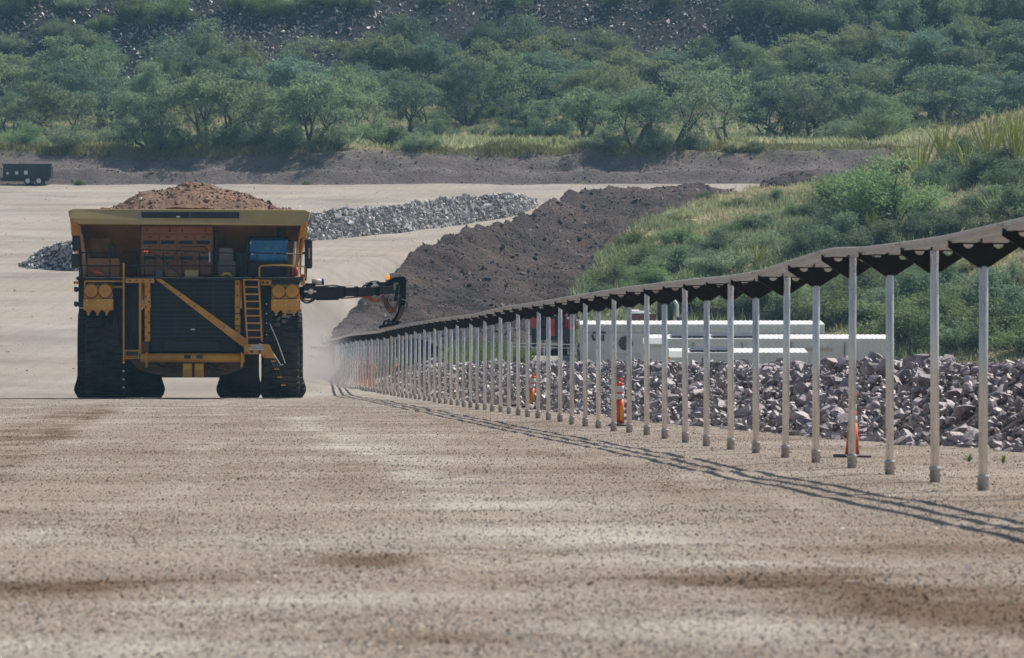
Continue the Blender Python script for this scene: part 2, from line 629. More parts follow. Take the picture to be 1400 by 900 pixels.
MAT = dict(
    ground=ground_mat(),
    bank=slope_mat(),
    mound=earth_mat('dark_spoil', (.052, .041, .039), (.100, .072, .061), (.026, .022, .023), .18, 1.0, .4),
    hill=earth_mat('hill_soil', (.38, .35, .21), (.28, .27, .15), (.46, .39, .27), .3),
    core=earth_mat('berm_core', (.09, .08, .08), (.12, .105, .10), (.06, .055, .055), 2.0),
    load=earth_mat('load_dirt', (.30, .19, .13), (.22, .14, .10), (.12, .075, .055), .9, 1.0, .15),
    rock=M('berm_rock', (.23, .185, .20), (.42, .36, .36), 4.0, .55, bmp=.5, bsc=14, bd=.03, rnd=.4, spec=.5),
    rockbits=M('berm_rock_bits', (.12, .098, .106), (.54, .475, .47), 6.0, .52, attr=True, spec=.5),
    pebble_plain=M('road_pebble_plain', (.20, .15, .12), (.74, .69, .63), 30.0, .85, attr=True, spec=.25),
    talus=M('talus_rock', (.035, .034, .04), (.66, .58, .53), 1.0, .5, attr=True, spec=.4),
    spoilstone=M('spoil_stone', (.03, .026, .027), (.26, .22, .21), 2.0, .8, attr=True),
    greystone=M('windrow_stone', (.32, .315, .32), (.66, .64, .63), 2.0, .8, attr=True),
    loadstone=M('load_stone', (.13, .085, .06), (.36, .25, .18), 2.0, .9, attr=True),
    leaf=leaf_mat('mesquite_leaf', (.125, .19, .105), (.31, .38, .215)),
    leafdark=leaf_mat('dark_leaf', (.08, .13, .08), (.21, .29, .165)),
    leafolive=leaf_mat('olive_leaf', (.135, .18, .085), (.33, .38, .19)),
    leafblue=leaf_mat('teal_leaf', (.09, .165, .11), (.23, .34, .23)),
    leafbright=leaf_mat('bright_leaf', (.10, .15, .045), (.20, .25, .08), .4),
    leafteal=leaf_mat('palo_verde_leaf', (.12, .20, .085), (.27, .36, .16), .45),
    grassyel=leaf_mat('yellow_grass', (.16, .17, .055), (.32, .30, .13), .4),
    hillherb=leaf_mat('sage_herb', (.17, .23, .12), (.36, .42, .24), .45),
    grassgrn=leaf_mat('hill_grass', (.20, .25, .095), (.58, .54, .34), .45),
    twig=M('dry_twig', (.075, .06, .055), (.14, .115, .10), 4, .9),
    bark=M('bark', (.05, .042, .038), (.10, .085, .075), 5, .9, bmp=.6, bsc=20, bd=.03),
    wand=M('ocotillo_stem', (.34, .38, .08), (.54, .54, .16), 3, .8),
    yellow=M('truck_yellow', (.66, .31, .03), (.50, .22, .025), 1.2, .5, bmp=.1, bsc=30, dust=(DUST, .28)),
    lip=M('skylit_yellow', (.52, .37, .14), (.44, .30, .11), .6, .55, dust=(DUST, .5)),  # truck yellow made paler: the lip's sky reflection is put into the colour
    orange=M('cabinet_orange', (.36, .145, .045), (.28, .11, .035), 1.0, .55, dust=(DUST, .25)),
    slat=M('grille_slat', (.026, .036, .055), (.034, .046, .07), 2.0, .5, dust=(DUST, .06)),
    navy=M('navy_grille', (.009, .015, .028), (.015, .024, .042), 2.0, .55, dust=(DUST, .03)),
    black=M('black_paint', (.012, .012, .014), (.022, .022, .025), 2.0, .5, dust=(DUST, .05)),
    rubber=M('tyre_rubber', (.014, .014, .016), (.026, .025, .026), 2.0, .85, bmp=.3, bsc=20, dust=(DUST, .13)),
    grey=M('grey_paint', (.10, .10, .105), (.14, .14, .14), 1.5, .6, dust=(DUST, .3)),
    steel=M('galvanised_steel', (.70, .67, .62), (.84, .80, .74), 9.0, .27, .55, bmp=.15, bsc=50, bd=.003, rnd=.12, dust=(DUST, .35)),
    sleeve=M('sleeve_steel', (.50, .48, .45), (.62, .60, .57), 9.0, .45, .1, bmp=.15, bsc=50, bd=.003, dust=(DUST, .4)),
    rail=M('rail_alloy', (.50, .47, .44), (.62, .59, .555), 4.0, .45, .15, bmp=.2, bsc=30, bd=.004, dust=(DUST, .5)),
    bracket=M('bracket_black', (.010, .008, .008), (.02, .016, .015), 5.0, .65, spec=.25),
    white=M('white_wall', (.60, .62, .60), (.54, .56, .54), 1.0, .5, dust=(DUST, .25)),
    roofwhite=M('white_roof', (.80, .80, .78), (.74, .74, .72), 1.0, .5, dust=(DUST, .15)),
    darkpanel=M('dark_roof_panel', (.03, .035, .045), (.05, .055, .065), 2, .35),
    signwhite=M('sign_white', (.72, .72, .70), (.62, .62, .6), 8, .5),
    signyellow=M('sign_yellow', (.75, .48, .03), (.65, .4, .03), 4, .5),
    orangecone=M('cone_orange', (.92, .11, .015), (.80, .09, .015), 3, .5, rnd=.08, dust=(DUST, .15)),
    reflective=M('reflective_white', (.78, .78, .76), (.68, .68, .66), 6, .4),
    hose=M('orange_hose', (.42, .10, .03), (.30, .07, .025), 3, .55),
    red=M('machine_red', (.55, .03, .02), (.42, .025, .018), 2, .4, dust=(DUST, .2)),
    tan=M('tan_tarp', (.52, .40, .30), (.42, .31, .23), 3, .8),
    brown=M('brown_crate', (.20, .10, .07), (.14, .07, .05), 3, .8),
    chassis=M('chassis_brown', (.16, .075, .02), (.10, .05, .018), 2, .65, dust=(DUST, .2)),
    redpaint=M('extinguisher_red', (.5, .02, .02), (.4, .015, .015), 3, .35),
    plate=M('blue_plate', (.03, .05, .13), (.02, .035, .1), 3, .4),
    tealpaint=M('dark_teal_paint', (.012, .03, .035), (.02, .045, .05), 2, .35),
    sticker=M('faded_sticker', (.05, .20, .34), (.08, .24, .38), 6, .4),
    armblack=M('arm_black', (.006, .006, .008), (.012, .012, .014), 3.0, .9, spec=.08),
    netting=M('orange_netting', (.75, .16, .06), (.6, .12, .05), 3, .7),
)


def glass_mat():
    m, nt, b = new_mat('blue_windscreen')
    vec = coords(nt, 'Object')
    nz = noise_tex(nt, vec, 1.4, 3)
    nt.links.new(mixc(nt, maprange(nt, nz, .4, .65), (.012, .12, .30), (.03, .20, .42)), b.inputs['Base Color'])
    b.inputs['Roughness'].default_value = .12
    b.inputs['Specular IOR Level'].default_value = .8
    return m


def lamp_mat(name, col, strength):
    m, nt, b = new_mat(name)
    b.inputs['Base Color'].default_value = (*col, 1)
    b.inputs['Emission Color'].default_value = (*col, 1)
    b.inputs['Emission Strength'].default_value = strength
    return m


MAT['glass'] = glass_mat()


def pebble_mat():
    m, nt, b = new_mat('road_pebble')
    at = N(nt, 'ShaderNodeAttribute', attribute_name='tone').outputs['Fac']
    ramp = N(nt, 'ShaderNodeValToRGB')
    e = ramp.color_ramp.elements
    e[0].position, e[0].color = 0, (.22, .175, .14, 1)
    e[1].position, e[1].color = 1, (.92, .90, .86, 1)
    for p_, c_ in ((.4, (.31, .25, .20, 1)), (.72, (.43, .375, .315, 1)), (.82, (.70, .65, .58, 1))):
        x = e.new(p_); x.color = c_
    nt.links.new(at, ramp.inputs[0])
    nt.links.new(stained(nt, ramp.outputs[0]), b.inputs['Base Color'])
    b.inputs['Roughness'].default_value = .85
    b.inputs['Specular IOR Level'].default_value = .25
    return m


MAT['pebble'] = pebble_mat()
MAT['amber'] = lamp_mat('amber_lamp', (1.0, .25, .01), .9)
MAT['redlamp'] = lamp_mat('red_lamp', (1.0, .12, .05), .9)
MAT['amberdull'] = M('amber_lens', (.55, .17, .02), (.45, .13, .02), 4, .3)
MAT['lens'] = M('lamp_lens', (.50, .30, .10), (.42, .24, .08), 6, .3)

# ------------------------------------------------------------------ terrain
RL, RK = 8.13, 0.08036           # rail line: X = RL - RK*Y


def rail_u(X, Y):
    return X - (RL - RK * Y)


def ground_z(X, Y):
    X = np.asarray(X, float)
    Y = np.asarray(Y, float)
    left = np.interp(Y, [-1e3, 138, 150, 166, 170, 176, 184, 358], [0, 0, -.058, -.14, .14, .85, 1.85, 16.83])
    right = np.interp(Y, [-1e3, 205, 230, 330, 358], [0, 0, 2.0, 11.6, 16.83])
    zrail = np.interp(Y, [-1e3, 222, 235, 250, 358], [0, 0, 2.3, 5.2, 16.83])
    u = rail_u(X, Y)
    right = zrail + (right - zrail) * sstep((u - 2) / 5)
    xe = np.interp(Y, [0, 150, 170, 200, 220, 228, 240, 262, 310, 330, 345, 352], [-7, -7.5, -10, -14, -16.5, -16, -12, -6, 2, 12, 40, 200])
    s = sstep((X - xe) / 5.0)
    z = left * (1 - s) + right * s
    z = z + .035 * fbm(X, Y, 1.3, 3, 1) * np.clip((Y - 8) / 20, .6, 1) + .10 * fbm(X, Y, 14, 2, 2) * np.clip((Y - 170) / 60, 0, 1) * 2 + .10 * fbm(X, Y, 3.0, 4, 6) * np.clip((Y - 168) / 20, 0, 1)
    return z


def axis(parts):
    a = []
    for lo, hi, st in parts:
        a.append(np.arange(lo, hi, st))
    return np.concatenate(a)


gx = axis([(-260, -60, 10), (-60, -24, 2), (-24, 18, .4), (18, 60, 2), (60, 265, 10)])
gy = axis([(-60, 8, 6), (8, 60, .25), (60, 170, .5), (170, 260, 1.5), (260, 362, 2.5)])
GX, GY = np.meshgrid(gx, gy)
gme = grid_mesh('ground', np.stack([GX, GY, ground_z(GX, GY)], -1), MAT['ground'])
gat = gme.attributes.new('stain', 'FLOAT', 'POINT')
gat.data.foreach_set('value', stain(GX, GY).ravel().astype(np.float32))
o = link('ground', gme)
tag(o, kind='structure')

# hillside: cut bank, wooded bench, talus slope
HZ_Y = [352, 357.5, 359.5, 361.2, 364.6, 368, 400, 430, 440, 452, 480, 500, 540]
HZ_Z = [15.6, 16.78, 18.1, 18.25, 20.1, 20.5, 23.0, 27.0, 29.0, 37.0, 58.0, 70, 76]


def hill_z(X, Y, rough=True):
    X = np.asarray(X, float)
    Y = np.asarray(Y, float)
    # the bank curves towards the camera at the far right
    yb = Y + 1.4 * fbm(X, Y * 0, 16, 3, 5) + np.clip((X - 22) / 18, 0, 1) * 2.0
    z = np.interp(yb, HZ_Y, HZ_Z)
    if rough:
        z = z + .5 * fbm(X, Y, 2.2, 4, 3) * np.clip((Y - 357.5) / 3, 0, 1) + 1.6 * fbm(X, Y, 20, 3, 4) * np.clip((Y - 372) / 20, 0, 1)
    return z


hx = axis([(-300, -60, 8), (-60, 62, .6), (62, 305, 8)])
hy = axis([(352, 372, .45), (372, 440, 2.0), (440, 490, 1.2), (490, 545, 6)])
HX, HYY = np.meshgrid(hx, hy)
hme = grid_mesh('hillside', np.stack([HX, HYY, hill_z(HX, HYY)], -1), MAT['bank'])
o = link('hillside', hme)
tag(o, kind='structure')


def patch(name, cols, mat, nx=90, ny=40, rough=.3, rsc=2.5, seed=0, back=(8, -6)):
    """earth body through control columns [(px, [(py, Y), ...bottom to top]), ...]"""
    pxs = np.array([c[0] for c in cols], float)
    k = len(cols[0][1])
    A = np.array([[(p[0], p[1]) for p in c[1]] for c in cols], float)
    xs = np.linspace(pxs[0], pxs[-1], nx)
    ts = np.linspace(0, k - 1, ny)
    P = np.zeros((ny + 3, nx, 3))
    for i, x in enumerate(xs):
        py = np.array([np.interp(x, pxs, A[:, j, 0]) for j in range(k)])
        yy = np.array([np.interp(x, pxs, A[:, j, 1]) for j in range(k)])
        y_ = np.interp(ts, range(k), yy)
        z_ = np.interp(ts, range(k), CH - (py - HY) * yy / F)
        P[:ny, i, 0] = (x - CX) * y_ / F
        P[:ny, i, 1] = y_
        P[:ny, i, 2] = z_
        for q, (fr) in enumerate((.25, .6, 1.0)):
            P[ny + q, i] = P[ny - 1, i] + np.array([0, back[0] * fr, back[1] * fr * fr])
    nz = fbm(P[:, :, 0], P[:, :, 1] * 1.2 + P[:, :, 2], rsc, 4, seed)
    P[:, :, 2] += rough * nz
    P[:, :, 1] += rough * .6 * fbm(P[:, :, 0] + 31, P[:, :, 2] * 1.3, rsc, 3, seed + 2)
    return grid_mesh(name, P, mat, smooth=True)


# dark spoil mound beside the ramp
mcols = [(455, [(462, 229), (455, 231), (452, 233)]), (470, [(466, 227), (450, 231), (439, 235)]), (520, [(468, 226), (425, 238), (385, 246)]),
         (560, [(470, 226), (410, 240), (351, 254)]), (620, [(472, 226), (395, 246), (319, 264)]), (680, [(474, 226), (390, 250), (305, 275)]),
         (712, [(474, 226), (388, 254), (296, 282)]), (770, [(474, 226), (380, 260), (269, 310)]), (800, [(470, 227), (370, 266), (263, 316)]),
         (850, [(440, 238), (350, 275), (259, 322)]), (900, [(400, 254), (325, 288), (256, 326)]), (945, [(350, 278), (300, 302), (251, 330)]),
         (990, [(300, 305), (276, 318), (257, 333)]), (1010, [(290, 310), (276, 320), (263, 335)])]
mound_me = patch('dirt_mound', mcols, MAT['mound'], 220, 150, .95, 3.4, 11)
tag(link('dirt_mound', mound_me), kind='structure')

# grassy hill on the right
hcols = [(792, [(510, 212), (445, 226), (402, 236)]), (830, [(510, 211), (425, 230), (350, 252)]), (870, [(510, 211), (405, 232), (315, 266)]),
         (920, [(510, 211), (390, 234), (288, 280)]), (985, [(510, 211), (370, 236), (267, 296)]), (1060, [(510, 211), (355, 238), (257, 304)]),
         (1130, [(512, 210), (345, 238), (249, 308)]), (1190, [(512, 210), (335, 238), (236, 306)]), (1235, [(512, 209), (330, 238), (208, 300)]),
         (1300, [(515, 208), (315, 238), (182, 292)]), (1400, [(520, 206), (290, 238), (150, 284)]), (1500, [(525, 204), (270, 238), (125, 280)]),
         (1800, [(540, 200), (240, 238), (70, 275)])]
grass_me = patch('grassy_hill', hcols, MAT['hill'], 170, 90, .5, 4.0, 21, back=(14, -14))
tag(link('grassy_hill', grass_me), kind='structure')

# small dark heap at the far right of the pad
sm = patch('spoil_heap', [(1040, [(252, 345), (251, 346), (250, 347)]), (1060, [(252, 344), (245, 346), (242, 348)]), (1085, [(252, 344), (240, 346), (233, 348)]),
                          (1110, [(252, 344), (240, 346), (235, 348)]), (1135, [(252, 344), (246, 346), (242, 348)])], MAT['mound'], 50, 20, .35, 1.2, 31, back=(4, -3))
tag(link('spoil_heap', sm), kind='structure')

# ------------------------------------------------------------------ stones
P12 = [rock_proto(s, 11, (1, .8, .62)) for s in range(40, 54)]
P8 = [rock_proto(s, 8, (1, .8, .6)) for s in range(60, 70)]
P6 = [rock_proto(s, 6, (1, .85, .62)) for s in range(90, 100)]
P16 = [rock_proto(s, 17, (1, .82, .66)) for s in range(70, 88)]

# road gravel: one real pebble per few pixels of the road
n = 260000
n = 310000
py = 495 + 1.3 * F / np.exp(rng.uniform(np.log(17.5), np.log(172), n))
Yp = 1.3 * F / (py - 495)
Xp = (rng.uniform(-120, 1520, n) - CX) * Yp / F
sz = np.exp(rng.normal(np.log(.0135), .40, n)) * (.8 + Yp / 110)
keep = (fbm(Xp, Yp, 3.0, 3, 8) + rng.uniform(-.5, .5, n)) > -.45 + np.clip((Yp - 122) / 45, 0, 1.2)
Pp = np.stack([Xp, Yp, ground_z(Xp, Yp) + sz * .08], -1)[keep]
tag(stones('gravel', Pp, np.clip(sz[keep], .006, .042), P6, MAT['pebble'], rng, tilt=.8, extra=stain(Pp[:, 0], Pp[:, 1])), kind='stuff')

# the rock berm behind the posts
FY = np.array([40, 59, 69, 91, 112, 137, 162, 190, 215])
FU = np.array([5.0, 4.0, 2.9, 2.0, 1.5, 1.2, 1.0, 1.0, 1.0])
CR = np.array([1.24, 1.25, 1.22, 1.16, 1.16, 1.16, 1.15, 1.15, 1.1])


def berm_pt(Y, t, jit=0.0):
    """t 0..1 up the face, 1..1.4 across the crest, 1.4..2.4 down the back"""
    u0 = np.interp(Y, FY, FU)
    h = np.interp(Y, FY, CR) + .18 * fbm(Y, Y * 0 + 3, 5, 3, 9)
    u = u0 + np.interp(t, [0, 1, 1.4, 2.4], [0, 2.3, 3.1, 5.4])
    z = h * np.interp(t, [0, .5, 1, 1.4, 2.4], [-.03, .52, 1, 1, -.1])
    return RL - RK * Y + u, z


berm = empty('rock_berm', (RL - RK * 100 + 3, 100, 0))
tag(berm, 'long bank of loose purple grey boulders piled behind the row of steel posts', 'rock pile')
boff = np.array(berm.location[:])
yy, tt = np.meshgrid(np.arange(42, 208, 1.0), np.linspace(0, 2.4, 22))
bx_, bz_ = berm_pt(yy, tt)
core = grid_mesh('earth_core', np.stack([bx_ + .12, yy, bz_ - .14], -1) - boff, MAT['core'])
tag(link('earth_core', core, berm), kind='stuff')
nr = 22000
ry = 44 + (200 - 44) * rng.random(nr) ** 1.25
rt = rng.uniform(-.03, 1.5, nr)
rs = np.exp(rng.normal(np.log(.122), .52, nr))
rs = np.clip(rs, .05, .50)
big = rng.random(nr) < .03
rs[big] *= 1.5
rs *= np.where(rt < .15, 1.15, 1.0)
rx, rz = berm_pt(ry, rt)
rp = np.stack([rx + rng.normal(0, .06, nr), ry, rz + rs * rng.uniform(-.05, .22, nr)], -1)
pxr, pyr = topx(rp)
show = np.where((pxr > -20) & (pxr < 1425) & (rt < 1.2), rs / ry, 0)
order = np.argsort(-show)
# past the limit of one part: the smaller rocks together
rest = order[300:]
stones('loose_rocks', rp[rest], rs[rest], P12, MAT['rockbits'], rng, berm, off=boff)
rock_me = []
for V, T in P16:
    rock_me.append(np_mesh('rock', V, T, MAT['rock']))
for k, i in enumerate(order[:300]):
    o = link('rock', rock_me[k % len(rock_me)], berm, tuple(rp[i] - boff))
    s_ = rs[i]
    o.scale = (s_ * random.uniform(.85, 1.3), s_ * random.uniform(.8, 1.2), s_ * random.uniform(.75, 1.15))
    o.rotation_euler = (random.uniform(-.6, .6), random.uniform(-.6, .6), random.uniform(0, 6.28))

# talus on the far slope
n = 30000
tp_x = rng.uniform(-70, 75, n)
tp_y = rng.uniform(436, 468, n)
ts_ = np.exp(rng.normal(np.log(.40), .5, n))
m = (fbm(tp_x, tp_y, 9, 3, 12) + rng.uniform(-.4, .4, n)) > -.38
tp = np.stack([tp_x, tp_y, hill_z(tp_x, tp_y) + .08], -1)
tag(stones('talus_stones', tp[m], np.clip(ts_, .12, 1.1)[m], P6, MAT['talus'], rng), kind='stuff')
# loose stones on the ramp
n = 7000
rxx = rng.uniform(-60, 12, n); ryy = rng.uniform(168, 356, n)
tag(stones('ramp_stones', np.stack([rxx, ryy, ground_z(rxx, ryy) + .01], -1), np.clip(np.exp(rng.normal(np.log(.06), .55, n)), .03, .3), P6, MAT['pebble'], rng, extra=np.zeros(n)), kind='stuff')
# stones on the cut bank
n = 9000
tp_x = rng.uniform(-55, 60, n)
tp_y = rng.uniform(356.5, 367, n)
tp = np.stack([tp_x, tp_y, hill_z(tp_x, tp_y)], -1)
tag(stones('bank_stones', tp, np.clip(np.exp(rng.normal(np.log(.13), .5, n)), .05, .6), P8, MAT['spoilstone'], rng), kind='stuff')
# stones on the mound
Pm, _n = sample_mesh(mound_me, 30000, rng)
tag(stones('mound_stones', Pm, np.clip(np.exp(rng.normal(np.log(.13), .6, len(Pm))), .05, .9), P6, MAT['spoilstone'], rng), kind='stuff')
Ps, _n = sample_mesh(sm, 900, rng)
tag(stones('heap_stones', Ps, np.clip(np.exp(rng.normal(np.log(.16), .5, len(Ps))), .06, .6), P8, MAT['spoilstone'], rng), kind='stuff')


def windrow(name, cols, nst, size, label, seed):
    root = empty(name, W(cols[len(cols) // 2][0], cols[len(cols) // 2][1][0][0], cols[len(cols) // 2][1][0][1]))
    tag(root, label, 'stone heap', 'grey stone heaps on the ramp')
    me = patch('stone_core', cols, MAT['core'], 90, 26, .35, 1.3, seed, back=(3.0, -2.4))
    P, _ = sample_mesh(me, nst, rng)
    off = root.location
    me.transform(Matrix.Translation(-off))
    tag(link('stone_core', me, root), kind='stuff')
    stones('loose_stones', P, np.clip(np.exp(rng.normal(np.log(size), .45, len(P))), .1, 1.0), P8, MAT['greystone'], rng, root, off=off)


def gy_at(px, py):
    """depth at which the ramp surface shows at this pixel"""
    ys = np.linspace(190, 356, 600)
    z = ground_z((px - CX) * ys / F, ys)
    q = HY - F * (z - CH) / ys
    return float(ys[np.argmin(abs(q - py))])


wc = []
for px, pb, pt_ in ((395, 331, 305), (420, 330, 291), (470, 326, 287), (520, 321, 282), (560, 317, 278), (610, 310, 272), (650, 304, 267), (690, 298, 264), (715, 292, 265), (728, 286, 272), (736, 281, 279)):
    Yb = gy_at(px, pb)
    wc.append((px, [(pb + 2, Yb), ((pb * .5 + pt_ * .5), Yb + 1.1), (pt_, Yb + 2.2)]))
windrow('stone_windrow', wc, 9500, .24, 'long grey stone windrow on the ramp behind the collector arm', 41)
wc = []
for px, pb, pt_ in ((26, 366, 362), (40, 368, 352), (60, 369, 340), (80, 370, 331), (100, 371, 329), (125, 371, 333), (150, 370, 345), (165, 369, 360)):
    Yb = gy_at(px, pb)
    wc.append((px, [(pb + 2, Yb), ((pb * .5 + pt_ * .5), Yb + 1.0), (pt_, Yb + 2.0)]))
windrow('stone_heap', wc, 2800, .20, 'short grey stone heap on the ramp partly hidden by the truck mirrors', 43)

# ------------------------------------------------------------------ power rail on posts
RTAB = [(200, 489), (456, 463), (479, 457), (517, 452.7), (530, 449), (563, 442), (600, 435.7), (647, 429.5), (693, 418.5), (740, 412), (800, 401.5), (860, 392),
        (936, 382.5), (1000, 376.5), (1040, 370), (1080, 357), (1124, 342.5), (1143, 338.5), (1185, 337.5), (1236, 331), (1293, 322.5), (1349, 309.5), (1400, 297.5), (1460, 284), (1700, 232)]


def rail_top(Y):
    px = 250 + (RL - .31) * F / Y
    return CH + (HY - np.interp(px, [a for a, _ in RTAB], [b for _, b in RTAB])) * Y / F


rdir = Vector((-RK, 1, 0)).normalized()
rnor = Vector((rdir.y, -rdir.x, 0))
prail = empty('power_rail', (RL - RK * 41.6, 41.6, 0))
tag(prail, 'long raised triple conductor rail on black brackets and galvanised posts beside the road', 'power rail')
ro = Vector(prail.location)
RH = .092
posts = [41.6 + 2.75 * i for i in range(-3, 65)]
# shared meshes
b = MB(); b.lathe([(.047, 0), (.047, 1)], (0, 0, 0), 'z', 14)
pole_me = b.mesh('support_post', MAT['steel'])
b = MB(); b.lathe([(.046, -.02), (.057, -.02), (.057, .13), (.063, .13), (.063, .16), (.048, .16)], (0, 0, 0), 'z', 14)
for a in (0.4, 2.5, 4.6):
    b.box((.06 * math.cos(a) - .012, .06 * math.sin(a) - .012, .06), (.06 * math.cos(a) + .012, .06 * math.sin(a) + .012, .085))
sleeve_me = b.mesh('base_sleeve', MAT['sleeve'])
# bracket outline in (lateral, z), rail bottom at z = 0
ol = [(-.362, .026), (-.362, -.045), (-.075, -.232), (-.035, -.25), (.035, -.25), (.075, -.232), (.362, -.045), (.362, .026), (.352, .026), (.345, -.005), (.235, -.005)]
for a in range(0, 7):
    t = math.pi * a / 6
    ol.append((.155 + .058 * math.cos(t), -.006 - .05 * math.sin(t)))
ol += [(.03, -.005), (.03, .055), (-.03, .055), (-.03, -.005)]
for a in range(0, 7):
    t = math.pi * a / 6
    ol.append((-.155 + .058 * math.cos(t), -.006 - .05 * math.sin(t)))
ol += [(-.235, -.005), (-.345, -.005), (-.352, .026)]
b = MB()
b.prism([(x, -.022, z) for x, z in ol], (0, .044, 0))
b.box((-.33, -.045, .0), (.33, .045, -.018)) if False else None
for x in (-.11, .11, 0):
    b.lathe([(.012, -.032), (.012, .032)], (x, 0, -.12), 'y', 6)
bracket_me = b.mesh('bracket', MAT['bracket'])
clamp_b = MB()
for x in (-.31, 0, .31):
    clamp_b.box((x - .045, -.05, -.012), (x + .045, .05, .016))
clamp_b.box((-.30, -.03, -.010), (.30, .03, .004))
clamp_me = clamp_b.mesh('rail_clamp', MAT['bracket'])
ang = math.atan2(-rdir.x, rdir.y)
for i, Y in enumerate(posts):
    X = RL - RK * Y
    zt = float(rail_top(Y)) - RH
    front = (i % 2 == 0)
    gz = float(ground_z(X, Y))
    h = (zt - .005 if front else zt - .235) - gz
    c = Vector((X, Y, gz)) - ro + rdir * (-.078 if front else .012)
    post = link('support_post', pole_me, prail, tuple(c))
    post.scale = (1, 1, h)
    post.rotation_euler = (random.gauss(0, .002), random.gauss(0, .004), random.uniform(0, 6))
    sl = link('base_sleeve', sleeve_me, prail, tuple(c))
    sl.rotation_euler = (0, 0, random.uniform(0, 6))
    br = link('bracket', bracket_me, prail, tuple(Vector((X, Y, zt)) - ro))
    br.rotation_euler = (random.gauss(0, .01), random.gauss(0, .012), ang)
    cl = link('rail_clamp', clamp_me, br)
    if front:
        pass
# rails
prof = [(-.026, 0), (.026, 0), (.026, .014), (.018, .018), (.018, .040), (.036, .046), (.036, .086), (.026, RH), (.010, RH), (.008, .082), (-.008, .082), (-.010, RH), (-.026, RH),
        (-.036, .086), (-.036, .046), (-.018, .040), (-.018, .018), (-.026, .014)]
ys = np.arange(30, 221.5, .7)
for lat in (-.31, 0, .31):
    b = MB()
    n0 = 0
    k = len(prof)
    vv, ff = [], []
    for Y in ys:
        zt = float(rail_top(Y)) - RH
        cpt = Vector((RL - RK * Y, Y, zt)) + rnor * lat
        for (s_, z_) in prof:
            vv.append(cpt + rnor * s_ + Vector((0, 0, z_)))
    for j in range(len(ys) - 1):
        for q in range(k):
            q2 = (q + 1) % k
            ff.append((j * k + q, j * k + q2, (j + 1) * k + q2, (j + 1) * k + q))
    ff.append(tuple(range(k)))
    ff.append(tuple((len(ys) - 1) * k + q for q in range(k)))
    b.add(vv, ff)
    rl = b.build('conductor_rail', MAT['rail'], prail, off=ro)
    # splice plates
    for j, Y in enumerate(np.arange(33.4, 218, 5.6)):
        sb = MB()
        zt = float(rail_top(Y)) - RH
        cpt = Vector((RL - RK * Y, Y, zt + .066)) + rnor * (lat - .040)
        sb.beam(cpt - rdir * .11, cpt + rdir * .11, .012, .035)
        for q in (-.07, .07):
            sb.beam(cpt + rdir * (q - .014) - rnor * .01, cpt + rdir * (q + .014) - rnor * .01, .02, .02)
        sp = sb.build('splice_plate', MAT['rail'], rl, off=ro)
# terminal frame at the far end of the rail
tf = empty('end_frame', W(452, 530, 221))
tag(tf, 'dusty black end frame with fins at the far end of the power rail', 'end frame')
to = Vector(tf.location)
b = MB(); b.beam(W(453, 531, 221), W(453, 470, 221), .16, .16); b.build('upright', MAT['bracket'], tf, off=to)
b = MB(); b.beam(W(440, 470, 221), W(460, 470, 221), .14, .14, (0, 1, 0)); b.build('crossbar', MAT['tan'], tf, off=to)
for py_ in (474, 487, 499, 511):
    b = MB(); b.prism([W(450, py_, 221), W(450, py_ + 9, 221), W(424, py_ + 2, 221), W(424, py_, 221)], (0, .12, 0)); b.build('fin', MAT['bracket'], tf, off=to)
for q in (440, 446):
    b = MB(); b.beam(W(q + 2, 470, 221), W(q - 1, 459, 221), .10, .04, (0, 1, 0)); b.build('marker_blade', MAT['reflective'], tf, off=to)

# ------------------------------------------------------------------ safety markers
def cone_bands(prof, name_mats, root, n=20):
    """stack of lathed bands; each band a part"""
    for nm, mt, pr in name_mats:
        b = MB(); b.lathe(pr, (0, 0, 0), 'z', n); b.build(nm, mt, root)


def slim_cone(loc, tilt, rz, label, h=.9):
    root = empty('traffic_cone', loc)
    root.rotation_euler = (tilt[0], tilt[1], rz)
    tag(root, label, 'traffic cone', 'orange safety markers behind the posts')
    b = MB(); b.box((-.2, -.2, 0), (.2, .2, .045)); b.build('base', MAT['black'], root, .012)

    def r(z): return .10 - .068 * z / .9
    segs = [('cone_body', MAT['orangecone'], [(0.045, .47)]), ('reflective_band', MAT['reflective'], [(.47, .57)]), ('orange_band', MAT['orangecone'], [(.57, .63)]),
            ('reflective_band', MAT['reflective'], [(.63, .73)]), ('cone_top', MAT['orangecone'], [(.73, .82)])]
    for nm, mt, rg in segs:
        a, c = rg[0]
        b = MB(); b.lathe([(r(a), a), (r(c), c)], (0, 0, 0), 'z', 20); b.build(nm, mt, root)
    b = MB(); b.lathe([(.02, .82), (.045, .83), (.05, .86), (.045, .89), (.02, .9)], (0, 0, 0), 'z', 16); b.build('grab_handle', MAT['orangecone'], root)
    return root


